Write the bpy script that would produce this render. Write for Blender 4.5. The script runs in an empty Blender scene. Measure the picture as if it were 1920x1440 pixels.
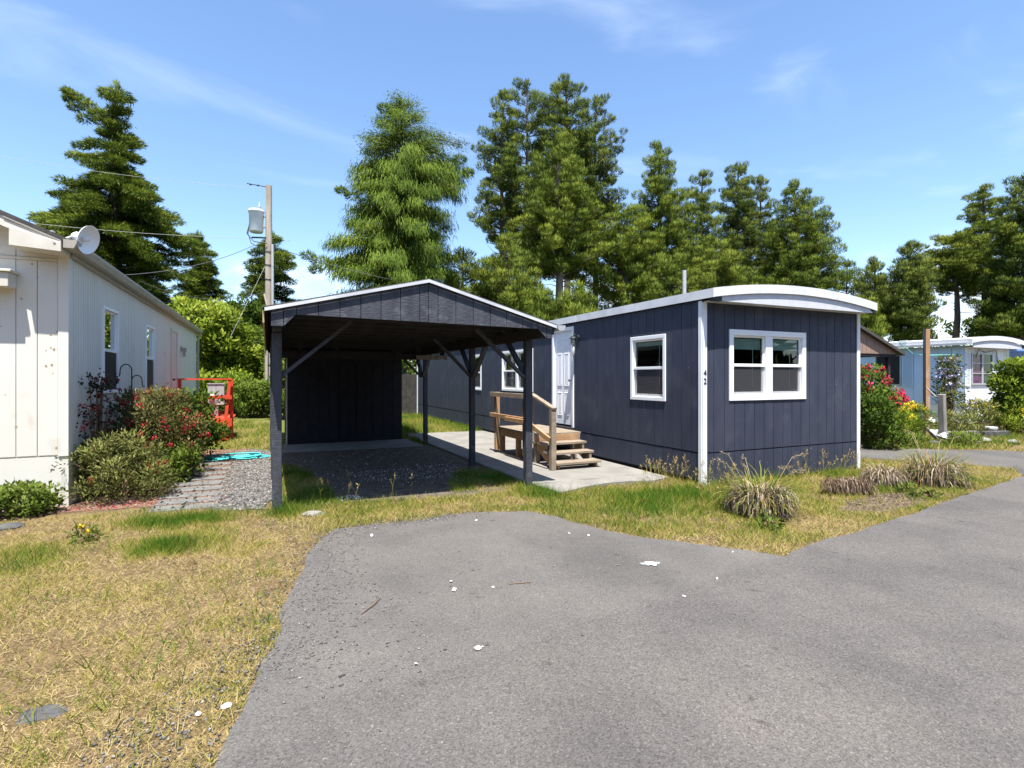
import bpy, bmesh, math, random
import numpy as np
from mathutils import Vector, Matrix

random.seed(7)
RNG = np.random.default_rng(7)
SC = bpy.context.scene
COL = SC.collection

# ------------------------------------------------------------------ camera
F, CAMH, HY, YAW = 1001.0, 1.6, 708.0, math.radians(24.6)      # focal length in photo pixels, eye height, horizon row
SN, CS = math.sin(YAW), math.cos(YAW)
cd = bpy.data.cameras.new('camera'); cam = bpy.data.objects.new('camera', cd); COL.objects.link(cam)
cd.sensor_width = 36.0; cd.lens = 36.0 * F / 1920.0; cd.shift_y = (HY - 720.0) / 1920.0
cd.clip_start = 0.05; cd.clip_end = 2000
cam.location = (0, 0, CAMH); cam.rotation_euler = (math.pi / 2, 0, -YAW)
SC.camera = cam

# ------------------------------------------------------------------ sky, sun, exposure
LIGHT = Vector((0.13, 0.35, -1.0)).normalized()                # direction the sunlight travels
sun_el = math.asin(-LIGHT.z); sun_az = math.atan2(-LIGHT.x, -LIGHT.y)
w = bpy.data.worlds.new('World'); SC.world = w; w.use_nodes = True
nt = w.node_tree; nt.nodes.clear()
def wn(t, **k):
    n = nt.nodes.new(t)
    for a, b in k.items(): setattr(n, a, b)
    return n
out = wn('ShaderNodeOutputWorld'); bg = wn('ShaderNodeBackground'); bg.inputs['Strength'].default_value = 0.124
sky = wn('ShaderNodeTexSky', sky_type='NISHITA'); sky.sun_disc = False
sky.sun_elevation = sun_el; sky.sun_rotation = sun_az; sky.altitude = 0; sky.air_density = 1.0; sky.dust_density = 0.6; sky.ozone_density = 3.0
hsv = wn('ShaderNodeHueSaturation'); hsv.inputs['Saturation'].default_value = 1.05; hsv.inputs['Value'].default_value = 1.0
tc = wn('ShaderNodeTexCoord')
# thin streaks of high cloud, and low white cumulus near the horizon
sep = wn('ShaderNodeSeparateXYZ'); nt.links.new(tc.outputs['Generated'], sep.inputs[0])
mp = wn('ShaderNodeMapping'); mp.inputs['Scale'].default_value = (1.3, 2.6, 6.0); mp.inputs['Location'].default_value = (0.6, 0.3, 0.2); mp.inputs['Rotation'].default_value = (0.25, 0.2, 0.5)
nt.links.new(tc.outputs['Generated'], mp.inputs['Vector'])
n1 = wn('ShaderNodeTexNoise'); n1.inputs['Scale'].default_value = 1.7; n1.inputs['Detail'].default_value = 7; n1.inputs['Roughness'].default_value = 0.5; n1.inputs['Distortion'].default_value = 0.5
nt.links.new(mp.outputs[0], n1.inputs['Vector'])
r1 = wn('ShaderNodeMapRange', interpolation_type='SMOOTHSTEP'); r1.inputs['From Min'].default_value = 0.50; r1.inputs['From Max'].default_value = 0.82; r1.inputs['To Max'].default_value = 0.20
nt.links.new(n1.outputs['Fac'], r1.inputs['Value'])
mp2 = wn('ShaderNodeMapping'); mp2.inputs['Scale'].default_value = (3.2, 3.2, 6.0); mp2.inputs['Location'].default_value = (0.35, 0.1, 0.9)
nt.links.new(tc.outputs['Generated'], mp2.inputs['Vector'])
n2 = wn('ShaderNodeTexNoise'); n2.inputs['Scale'].default_value = 1.6; n2.inputs['Detail'].default_value = 8; n2.inputs['Roughness'].default_value = 0.55
nt.links.new(mp2.outputs[0], n2.inputs['Vector'])
r2 = wn('ShaderNodeMapRange', interpolation_type='SMOOTHSTEP'); r2.inputs['From Min'].default_value = 0.51; r2.inputs['From Max'].default_value = 0.68
nt.links.new(n2.outputs['Fac'], r2.inputs['Value'])
rz = wn('ShaderNodeMapRange', interpolation_type='SMOOTHSTEP'); rz.inputs['From Min'].default_value = 0.22; rz.inputs['From Max'].default_value = 0.12
nt.links.new(sep.outputs['Z'], rz.inputs['Value'])
mul = wn('ShaderNodeMath', operation='MULTIPLY'); nt.links.new(r2.outputs[0], mul.inputs[0]); nt.links.new(rz.outputs[0], mul.inputs[1])
m1 = wn('ShaderNodeMix', data_type='RGBA'); m1.inputs['B'].default_value = (7.2, 7.6, 8.2, 1)
m2 = wn('ShaderNodeMix', data_type='RGBA'); m2.inputs['B'].default_value = (6.2, 6.5, 7.0, 1)
nt.links.new(sky.outputs[0], hsv.inputs['Color']); nt.links.new(hsv.outputs[0], m1.inputs['A']); nt.links.new(r1.outputs[0], m1.inputs['Factor'])
nt.links.new(m1.outputs['Result'], m2.inputs['A']); nt.links.new(mul.outputs[0], m2.inputs['Factor'])
nt.links.new(m2.outputs['Result'], bg.inputs['Color']); nt.links.new(bg.outputs[0], out.inputs['Surface'])

ld = bpy.data.lights.new('sun', 'SUN'); ld.energy = 5.0; ld.angle = math.radians(0.5); ld.color = (1.0, 0.955, 0.88)
sun = bpy.data.objects.new('sun', ld); COL.objects.link(sun); sun.rotation_euler = LIGHT.to_track_quat('-Z', 'Y').to_euler()
SC.view_settings.view_transform = 'Standard'; SC.view_settings.look = 'None'
SC.view_settings.exposure = 1.22; SC.view_settings.gamma = 1.0; SC.view_settings.use_curve_mapping = False

# ------------------------------------------------------------------ helpers
def G(px, py, z=0.0):
    "point of the horizontal plane z that the photograph shows at this pixel"
    d = F * (CAMH - z) / (py - HY); l = (px - 960.0) / F * d
    return Vector((l * CS + d * SN, d * CS - l * SN, z))
def AT(px, d, z=0.0):
    l = (px - 960.0) / F * d
    return Vector((l * CS + d * SN, d * CS - l * SN, z))
def ZZ(py, d): return CAMH + (HY - py) / F * d
RIGHT = np.array([CS, -SN, 0.0]); FWD = np.array([SN, CS, 0.0])

def tag(o, label=None, cat=None, group=None, kind=None):
    if label: o['label'] = label
    if cat: o['category'] = cat
    if group: o['group'] = group
    if kind: o['kind'] = kind
    return o
def thing(name, label, cat, loc=(0, 0, 0), group=None, rz=0.0):
    o = bpy.data.objects.new(name, None); COL.objects.link(o); o.empty_display_size = 0.2
    o.location = loc; o.rotation_euler = (0, 0, rz)
    return tag(o, label, cat, group)
def link(name, me, parent=None):
    o = bpy.data.objects.new(name, me); COL.objects.link(o)
    if parent is not None:
        o.parent = parent                     # children are written in world axes: undo the parent's own placement
        if parent.type == 'EMPTY': o.matrix_parent_inverse = (Matrix.Translation(parent.location) @ parent.rotation_euler.to_matrix().to_4x4()).inverted()
    return o
def copy_thing(o, loc, rz=None):
    c = o.copy(); COL.objects.link(c); c.location = loc
    if rz is not None: c.rotation_euler = (0, 0, rz)
    for ch in list(o.children):
        k = ch.copy(); COL.objects.link(k); k.parent = c; k.matrix_parent_inverse = ch.matrix_parent_inverse.copy()
    return c

class MB:
    def __init__(s): s.v = []; s.f = []; s.sm = []
    def add(s, vs, fs, smooth=False):
        n = len(s.v); s.v += [tuple(v) for v in vs]
        for f in fs: s.f.append(tuple(i + n for i in f)); s.sm.append(smooth)
        return s
    def box(s, x0, x1, y0, y1, z0, z1):
        v = [(x, y, z) for z in (z0, z1) for y in (y0, y1) for x in (x0, x1)]
        return s.add(v, [(0, 2, 3, 1), (4, 5, 7, 6), (0, 1, 5, 4), (2, 6, 7, 3), (0, 4, 6, 2), (1, 3, 7, 5)])
    def beam(s, p, q, wd, ht, up=(0, 0, 1)):
        p, q = Vector(p), Vector(q); d = (q - p).normalized(); u = Vector(up)
        if abs(d.dot(u)) > 0.98: u = Vector((0, 1, 0))
        sd = d.cross(u).normalized(); u = sd.cross(d).normalized()
        v = [c + sd * (a * wd / 2) + u * (b * ht / 2) for c in (p, q) for a, b in ((-1, -1), (1, -1), (1, 1), (-1, 1))]
        return s.add(v, [(3, 2, 1, 0), (4, 5, 6, 7), (0, 1, 5, 4), (1, 2, 6, 5), (2, 3, 7, 6), (3, 0, 4, 7)])
    def tube(s, pts, rad, n=8, caps=True):
        pts = [Vector(p) for p in pts]; rad = rad if hasattr(rad, '__len__') else [rad] * len(pts)
        vs = []; ref = Vector((0.31, 0.2, 0.93)); u = None
        for i, p in enumerate(pts):
            d = (pts[min(i + 1, len(pts) - 1)] - pts[max(i - 1, 0)])
            d = d.normalized() if d.length > 1e-9 else Vector((0, 0, 1))
            if u is None:
                u = d.cross(ref if abs(d.dot(ref)) < .95 else Vector((1, 0, 0))).normalized()
            else:
                u = (u - d * u.dot(d)).normalized()
            b = d.cross(u)
            vs += [p + (u * math.cos(2 * math.pi * k / n) + b * math.sin(2 * math.pi * k / n)) * rad[i] for k in range(n)]
        fs = [(i * n + k, i * n + (k + 1) % n, (i + 1) * n + (k + 1) % n, (i + 1) * n + k) for i in range(len(pts) - 1) for k in range(n)]
        s.add(vs, fs, True)
        if caps: s.add(vs[:n], [tuple(range(n))[::-1]]); s.add(vs[-n:], [tuple(range(n))])
        return s
    def lathe(s, prof, n=20, c=(0, 0, 0), axis=None):
        c = Vector(c); R = Vector(axis).normalized().to_track_quat('Z', 'Y').to_matrix() if axis else Matrix.Identity(3)
        vs = [c + R @ Vector((r * math.cos(2 * math.pi * k / n), r * math.sin(2 * math.pi * k / n), z)) for r, z in prof for k in range(n)]
        fs = [(i * n + k, i * n + (k + 1) % n, (i + 1) * n + (k + 1) % n, (i + 1) * n + k) for i in range(len(prof) - 1) for k in range(n)]
        return s.add(vs, fs, True)
    def prism(s, poly, ax, a0, a1):
        "poly: list of 2-D points; extruded along axis ax ('x','y','z') from a0 to a1"
        def p3(p, a): return {'x': (a, p[0], p[1]), 'y': (p[0], a, p[1]), 'z': (p[0], p[1], a)}[ax]
        n = len(poly); vs = [p3(p, a0) for p in poly] + [p3(p, a1) for p in poly]
        return s.add(vs, [tuple(range(n)), tuple(range(2 * n - 1, n - 1, -1))] + [(i, i + n, (i + 1) % n + n, (i + 1) % n) for i in range(n)])
    def mesh(s, name, mat=None, bevel=0.0):
        me = bpy.data.meshes.new(name); me.from_pydata(s.v, [], s.f)
        me.polygons.foreach_set('use_smooth', s.sm)
        bm = bmesh.new(); bm.from_mesh(me)
        bmesh.ops.recalc_face_normals(bm, faces=bm.faces)
        if bevel: bmesh.ops.bevel(bm, geom=list(bm.edges), offset=bevel, segments=1, affect='EDGES', clamp_overlap=True)
        bm.to_mesh(me); bm.free()
        if mat: me.materials.append(mat)
        return me
    def build(s, name, mat, parent=None, bevel=0.0): return link(name, s.mesh(name, mat, bevel), parent)

def hashn(ix, iy, seed):
    h = (ix * 374761393 + iy * 668265263 + seed * 974711) & 0xffffffff
    h = ((h ^ (h >> 13)) * 1274126177) & 0xffffffff
    return ((h ^ (h >> 16)) & 0xffff) / 65535.0
def vnoise(x, y, seed=0):
    x = np.asarray(x, float); y = np.asarray(y, float)
    ix = np.floor(x).astype(np.int64); iy = np.floor(y).astype(np.int64); fx = x - ix; fy = y - iy
    fx = fx * fx * (3 - 2 * fx); fy = fy * fy * (3 - 2 * fy)
    return (hashn(ix, iy, seed) * (1 - fx) + hashn(ix + 1, iy, seed) * fx) * (1 - fy) + (hashn(ix, iy + 1, seed) * (1 - fx) + hashn(ix + 1, iy + 1, seed) * fx) * fy
def fbm(x, y, seed=0):
    x = np.asarray(x, float); y = np.asarray(y, float)
    return (vnoise(x, y, seed) + .5 * vnoise(2.1 * x, 2.1 * y, seed + 1) + .25 * vnoise(4.3 * x, 4.3 * y, seed + 2)) / 1.75
def inside(poly, x, y):
    r = np.zeros(len(x), bool); n = len(poly); j = n - 1
    for i in range(n):
        xi, yi = poly[i]; xj, yj = poly[j]
        if yi != yj:
            r ^= ((yi > y) != (yj > y)) & (x < (xj - xi) * (y - yi) / (yj - yi) + xi)
        j = i
    return r

# ---- materials
MATS = {}
def _n(t, typ, **k):
    n = t.nodes.new(typ)
    for a, b in k.items(): setattr(n, a, b)
    return n
def pbr(name, c1, c2=None, rough=0.7, scale=6.0, stretch=(1, 1, 1), bump=0.0, bscale=60.0, bstretch=None, spec=0.3, metal=0.0, lo=0.35, hi=0.65, c3=None, c3scale=1.0, c3lo=.55, c3hi=.7, detail=5, bdist=0.01):
    if name in MATS: return MATS[name]
    m = bpy.data.materials.new(name); m.use_nodes = True; t = m.node_tree; b = t.nodes['Principled BSDF']
    b.inputs['Roughness'].default_value = rough; b.inputs['Metallic'].default_value = metal; b.inputs['Specular IOR Level'].default_value = spec
    c2 = c2 or tuple(x * 0.82 for x in c1)
    g = _n(t, 'ShaderNodeNewGeometry'); mp = _n(t, 'ShaderNodeMapping'); mp.inputs['Scale'].default_value = stretch
    t.links.new(g.outputs['Position'], mp.inputs['Vector'])
    no = _n(t, 'ShaderNodeTexNoise'); no.inputs['Scale'].default_value = scale; no.inputs['Detail'].default_value = detail
    t.links.new(mp.outputs[0], no.inputs['Vector'])
    mr = _n(t, 'ShaderNodeMapRange'); mr.inputs['From Min'].default_value = lo; mr.inputs['From Max'].default_value = hi
    t.links.new(no.outputs['Fac'], mr.inputs['Value'])
    mx = _n(t, 'ShaderNodeMix', data_type='RGBA'); mx.inputs['A'].default_value = (*c1, 1); mx.inputs['B'].default_value = (*c2, 1)
    t.links.new(mr.outputs[0], mx.inputs['Factor']); last = mx.outputs['Result']
    if c3:
        n3 = _n(t, 'ShaderNodeTexNoise'); n3.inputs['Scale'].default_value = c3scale; n3.inputs['Detail'].default_value = 6
        t.links.new(g.outputs['Position'], n3.inputs['Vector'])
        r3 = _n(t, 'ShaderNodeMapRange'); r3.inputs['From Min'].default_value = c3lo; r3.inputs['From Max'].default_value = c3hi
        t.links.new(n3.outputs['Fac'], r3.inputs['Value'])
        x3 = _n(t, 'ShaderNodeMix', data_type='RGBA'); x3.inputs['B'].default_value = (*c3, 1)
        t.links.new(last, x3.inputs['A']); t.links.new(r3.outputs[0], x3.inputs['Factor']); last = x3.outputs['Result']
    t.links.new(last, b.inputs['Base Color'])
    if bump:
        mb_ = _n(t, 'ShaderNodeMapping'); mb_.inputs['Scale'].default_value = bstretch or stretch
        t.links.new(g.outputs['Position'], mb_.inputs['Vector'])
        nb = _n(t, 'ShaderNodeTexNoise'); nb.inputs['Scale'].default_value = bscale; nb.inputs['Detail'].default_value = 4
        t.links.new(mb_.outputs[0], nb.inputs['Vector'])
        bu = _n(t, 'ShaderNodeBump'); bu.inputs['Strength'].default_value = bump; bu.inputs['Distance'].default_value = bdist
        t.links.new(nb.outputs['Fac'], bu.inputs['Height']); t.links.new(bu.outputs[0], b.inputs['Normal'])
    MATS[name] = m; return m
def leafy(name, cols, trans=0.35):
    "foliage: colour picked by each leaf's own 'tint' value; part of the light passes through"
    if name in MATS: return MATS[name]
    m = bpy.data.materials.new(name); m.use_nodes = True; t = m.node_tree; t.nodes.clear()
    o = _n(t, 'ShaderNodeOutputMaterial'); a = _n(t, 'ShaderNodeAttribute', attribute_name='tint')
    cr = _n(t, 'ShaderNodeValToRGB'); e = cr.color_ramp.elements
    while len(e) < len(cols): e.new(0.5)
    for i, c in enumerate(cols): e[i].position = i / (len(cols) - 1); e[i].color = (*c, 1)
    d = _n(t, 'ShaderNodeBsdfPrincipled'); d.inputs['Roughness'].default_value = 0.7; d.inputs['Specular IOR Level'].default_value = 0.06
    tr = _n(t, 'ShaderNodeBsdfTranslucent'); mx = _n(t, 'ShaderNodeMixShader'); mx.inputs[0].default_value = trans
    t.links.new(a.outputs['Fac'], cr.inputs[0]); t.links.new(cr.outputs[0], d.inputs['Base Color']); t.links.new(cr.outputs[0], tr.inputs['Color'])
    t.links.new(d.outputs[0], mx.inputs[1]); t.links.new(tr.outputs[0], mx.inputs[2]); t.links.new(mx.outputs[0], o.inputs['Surface'])
    MATS[name] = m; return m
def glass_mat(name, refl=1.0, tint=(0.75, 0.82, 0.8)):
    if name in MATS: return MATS[name]
    m = bpy.data.materials.new(name); m.use_nodes = True; t = m.node_tree; t.nodes.clear()
    o = _n(t, 'ShaderNodeOutputMaterial'); g = _n(t, 'ShaderNodeBsdfGlossy'); g.inputs['Roughness'].default_value = 0.01
    tr = _n(t, 'ShaderNodeBsdfTransparent'); tr.inputs['Color'].default_value = (*tint, 1)
    lw = _n(t, 'ShaderNodeLayerWeight'); lw.inputs['Blend'].default_value = .5; mx = _n(t, 'ShaderNodeMixShader')
    pw = _n(t, 'ShaderNodeMath', operation='POWER'); pw.inputs[1].default_value = 4.0; ad = _n(t, 'ShaderNodeMath', operation='MULTIPLY_ADD'); ad.inputs[1].default_value = .9; ad.inputs[2].default_value = .04
    mu = _n(t, 'ShaderNodeMath', operation='MULTIPLY'); mu.inputs[1].default_value = refl; mu.use_clamp = True
    t.links.new(lw.outputs['Facing'], pw.inputs[0]); t.links.new(pw.outputs[0], ad.inputs[0]); t.links.new(ad.outputs[0], mu.inputs[0]); t.links.new(mu.outputs[0], mx.inputs[0]); t.links.new(tr.outputs[0], mx.inputs[1]); t.links.new(g.outputs[0], mx.inputs[2]); t.links.new(mx.outputs[0], o.inputs['Surface'])
    MATS[name] = m; return m

NAVY = pbr('navy_painted_siding', (0.031, 0.037, 0.060), (0.041, 0.047, 0.071), rough=0.62, scale=5, stretch=(1, 1, .35), bump=.5, bscale=45, bstretch=(1.5, 1.5, .25), c3=(0.054, 0.060, 0.082), c3scale=2.2)
NAVYB = pbr('blue_grey_backing', (0.012, 0.013, 0.02), rough=.9)
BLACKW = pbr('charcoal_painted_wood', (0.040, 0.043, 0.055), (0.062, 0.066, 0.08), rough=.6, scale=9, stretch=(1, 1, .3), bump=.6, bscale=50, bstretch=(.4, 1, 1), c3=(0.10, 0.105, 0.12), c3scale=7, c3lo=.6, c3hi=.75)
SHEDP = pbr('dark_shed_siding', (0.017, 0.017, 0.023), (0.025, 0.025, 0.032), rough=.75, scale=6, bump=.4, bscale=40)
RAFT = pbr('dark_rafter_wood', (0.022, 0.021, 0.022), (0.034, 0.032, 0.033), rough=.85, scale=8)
WHITE = pbr('white_paint', (0.78, 0.79, 0.80), (0.70, 0.71, 0.72), rough=.45, scale=3, spec=.4)
WHITEF = pbr('white_vinyl', (0.82, 0.83, 0.84), (0.78, 0.79, 0.80), rough=.35, scale=2, spec=.5)
WHITEROOF = pbr('white_roof_metal', (0.70, 0.71, 0.72), (0.58, 0.59, 0.60), rough=.5, scale=2.5, c3=(0.45, .45, .44), c3scale=5, c3lo=.62, c3hi=.8)
PANELW = pbr('pale_grey_gable_panel', (0.56, 0.57, 0.60), (0.50, 0.51, 0.54), rough=.7, scale=12, bump=.3, bscale=90)
CREAM = pbr('cream_painted_siding', (0.68, 0.665, 0.61), (0.63, 0.61, 0.55), rough=.65, scale=1.5, stretch=(1, 1, .5), bump=.13, bscale=70, bstretch=(.5, .5, 2.2), c3=(0.42, 0.38, 0.29), c3scale=2.6, c3lo=.64, c3hi=.85)
CREAMT = pbr('cream_trim', (0.62, 0.60, 0.54), (0.55, 0.52, 0.45), rough=.6, scale=5, c3=(0.40, .35, .26), c3scale=8, c3lo=.62, c3hi=.8)
SEAM = pbr('seam_dark', (0.16, 0.14, 0.11), rough=.9)
GUTTER = pbr('taupe_gutter', (0.36, 0.34, 0.29), (0.31, 0.29, 0.25), rough=.45, scale=4)
SHINGLE = pbr('dark_shingle', (0.05, 0.048, 0.046), (0.08, 0.075, 0.07), rough=.95, scale=30)
SCREEN = pbr('window_screen_dark', (0.015, 0.016, 0.022), rough=.6)
BLIND = pbr('pale_green_blind', (0.52, 0.60, 0.55), (0.46, 0.54, 0.49), rough=.6)
INTER = pbr('dim_interior', (0.22, 0.21, 0.2), rough=.9)
CURTA = pbr('pale_curtain', (0.62, 0.58, 0.56), (0.5, 0.42, 0.4), rough=.8, scale=9, stretch=(4, 4, .4))
GLASS = glass_mat('window_glass', 1.15)
GLASSM = glass_mat('window_glass_bright', 2.2)
DOORP = pbr('white_door', (0.80, 0.81, 0.83), (0.77, 0.78, 0.80), rough=.4)
CEDAR = pbr('fresh_stained_lumber', (0.40, 0.24, 0.125), (0.30, 0.17, 0.085), rough=.7, scale=7, stretch=(1, 1, .4), bump=.4, bscale=60, c3=(0.40, 0.30, 0.2), c3scale=3)
WEATH = pbr('weathered_lumber', (0.29, 0.235, 0.175), (0.20, 0.16, 0.12), rough=.85, scale=9, stretch=(.3, 1, 1), bump=.5, bscale=70)
GREYW = pbr('grey_weathered_post', (0.27, 0.25, 0.23), (0.18, 0.165, 0.15), rough=.9, scale=14, stretch=(1, 1, .15), bump=.6, bscale=60)
POLEW = pbr('utility_pole_wood', (0.42, 0.37, 0.31), (0.27, 0.22, 0.17), rough=.9, scale=9, stretch=(1, 1, .08), bump=.6, bscale=40)
REDP = pbr('orange_red_paint', (0.62, 0.075, 0.03), (0.52, 0.055, 0.025), rough=.5, scale=6)
BROWNP = pbr('brown_siding', (0.30, 0.20, 0.15), (0.25, 0.165, 0.125), rough=.8, scale=6)
BLUEP = pbr('pale_blue_siding', (0.50, 0.64, 0.82), (0.46, 0.60, 0.79), rough=.55, scale=3)
BLUEW = pbr('blue_white_siding', (0.74, 0.77, 0.78), (0.68, 0.71, 0.72), rough=.55, scale=3)
BLUED = pbr('strong_blue_paint', (0.17, 0.32, 0.66), rough=.6)
METAL = pbr('dark_iron', (0.02, 0.022, 0.022), rough=.5, spec=.5)
GALV = pbr('galvanised_grey', (0.45, 0.46, 0.47), (0.38, 0.39, 0.40), rough=.45, scale=8, metal=.2)
TRANSF = pbr('transformer_paint', (0.62, 0.65, 0.66), (0.55, 0.58, 0.6), rough=.45, scale=4)
RUST = pbr('rusty_metal', (0.20, 0.09, 0.04), rough=.9)
CONC = pbr('concrete', (0.245, 0.232, 0.21), (0.185, 0.175, 0.158), rough=.9, scale=2.2, bump=.4, bscale=120, c3=(0.12, .115, .105), c3scale=90, c3lo=.56, c3hi=.68)
PAVER = pbr('grey_paver', (0.165, 0.163, 0.155), (0.12, 0.118, 0.112), rough=.9, scale=5, bump=.35, bscale=110)
HOSE = pbr('turquoise_hose', (0.05, 0.47, 0.50), (0.08, 0.55, 0.56), rough=.4, scale=4)
ROCK = pbr('dark_rock', (0.05, 0.05, 0.053), (0.10, 0.098, 0.095), rough=.95, scale=8, bump=.6, bscale=30)
PALER = pbr('pale_rock', (0.26, 0.25, 0.235), (0.17, 0.165, 0.15), rough=.95, scale=9, bump=.6, bscale=30)
PAINTW = pbr('white_paint_splash', (0.82, 0.82, 0.82), rough=.6)
WIREM = pbr('cable_grey', (0.10, 0.10, 0.105), rough=.7)
WIREL = pbr('cable_pale', (0.45, 0.44, 0.42), rough=.6)
BARK = pbr('conifer_bark', (0.13, 0.105, 0.085), (0.075, 0.06, 0.05), rough=.95, scale=5, stretch=(1, 1, .25), bump=.7, bscale=20, bdist=.05)
BARKG = pbr('grey_bark', (0.24, 0.21, 0.18), (0.14, 0.12, 0.10), rough=.95, scale=5, stretch=(1, 1, .25), bump=.6, bscale=20, bdist=.05)
STEM = pbr('brown_stem', (0.16, 0.10, 0.06), rough=.9)

MESHM = bpy.data.materials.new('insect_mesh'); MESHM.use_nodes = True
_t = MESHM.node_tree; _t.nodes.clear(); _o = _n(_t, 'ShaderNodeOutputMaterial'); _d = _n(_t, 'ShaderNodeBsdfDiffuse'); _d.inputs['Color'].default_value = (.13, .13, .14, 1); _r = _n(_t, 'ShaderNodeBsdfTransparent'); _x = _n(_t, 'ShaderNodeMixShader'); _x.inputs[0].default_value = .22
_t.links.new(_r.outputs[0], _x.inputs[1]); _t.links.new(_d.outputs[0], _x.inputs[2]); _t.links.new(_x.outputs[0], _o.inputs['Surface'])

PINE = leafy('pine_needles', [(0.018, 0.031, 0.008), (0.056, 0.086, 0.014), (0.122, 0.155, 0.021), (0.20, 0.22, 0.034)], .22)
PINEY = leafy('pale_pine_needles', [(0.021, 0.036, 0.008), (0.064, 0.098, 0.014), (0.132, 0.168, 0.021), (0.205, 0.225, 0.034)], .22)  # slightly lighter needle green for some of the pines
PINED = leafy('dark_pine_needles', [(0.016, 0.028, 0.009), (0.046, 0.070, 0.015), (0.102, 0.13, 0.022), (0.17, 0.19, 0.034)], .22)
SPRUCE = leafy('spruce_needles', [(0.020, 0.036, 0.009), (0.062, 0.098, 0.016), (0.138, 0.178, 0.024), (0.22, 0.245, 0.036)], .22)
CEDARF = leafy('cedar_fronds', [(0.022, 0.044, 0.008), (0.062, 0.104, 0.014), (0.12, 0.172, 0.022), (0.19, 0.235, 0.04)], .16)
BROADY = leafy('yellow_green_leaves', [(0.06, 0.10, 0.014), (0.13, 0.19, 0.02), (0.22, 0.28, 0.03), (0.30, 0.33, 0.06)], .35)
BROADG = leafy('mid_green_leaves', [(0.022, 0.046, 0.008), (0.052, 0.092, 0.013), (0.10, 0.15, 0.02), (0.165, 0.205, 0.04)], .33)
OLIVE = leafy('olive_leaves', [(0.05, 0.06, 0.02), (0.11, 0.125, 0.035), (0.18, 0.195, 0.055), (0.27, 0.265, 0.1)], .33)
DARKL = leafy('dark_purple_leaves', [(0.015, 0.018, 0.014), (0.03, 0.035, 0.022), (0.05, 0.05, 0.03), (0.07, 0.06, 0.04)], .2)
FUCHL = leafy('fuchsia_leaves', [(0.045, 0.05, 0.018), (0.105, 0.11, 0.035), (0.19, 0.165, 0.06), (0.28, 0.19, 0.10)], .3)
PINKF = leafy('crimson_petals', [(0.42, 0.012, 0.035), (0.58, 0.03, 0.085), (0.66, 0.07, 0.15)], .3)
REDF = leafy('fuchsia_petals', [(0.28, 0.012, 0.03), (0.42, 0.02, 0.04), (0.52, 0.05, 0.08)], .3)
LILAC = leafy('lilac_petals', [(0.42, 0.36, 0.55), (0.58, 0.52, 0.68), (0.7, 0.62, 0.76)], .3)
YELLF = leafy('yellow_petals', [(0.7, 0.42, 0.02), (0.8, 0.6, 0.04), (0.8, 0.68, 0.1)], .3)
GRASSM = leafy('grass_blades', [(0.06, 0.14, 0.014), (0.14, 0.20, 0.022), (0.28, 0.265, 0.05), (0.41, 0.315, 0.125), (0.47, 0.375, 0.205), (0.25, 0.17, 0.095)], .3)
DRYM = leafy('dry_strap_leaves', [(0.06, 0.036, 0.022), (0.16, 0.11, 0.068), (0.31, 0.245, 0.17), (0.46, 0.40, 0.32)], .2)
GREENB = leafy('strap_leaves', [(0.05, 0.09, 0.018), (0.12, 0.16, 0.03), (0.24, 0.23, 0.05), (0.34, 0.2, 0.07)], .3)
STRAW = leafy('straw_orange', [(0.42, 0.25, 0.05), (0.52, 0.34, 0.09)], .3)
CHIPM = leafy('mulch_chips', [(0.11, 0.045, 0.03), (0.2, 0.10, 0.065), (0.28, 0.17, 0.12), (0.33, 0.26, 0.2)], .0)
STONEM = leafy('pebble_greys', [(0.05, 0.05, 0.05), (0.105, 0.10, 0.095), (0.18, 0.168, 0.15), (0.33, 0.31, 0.28)], .0)

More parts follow.
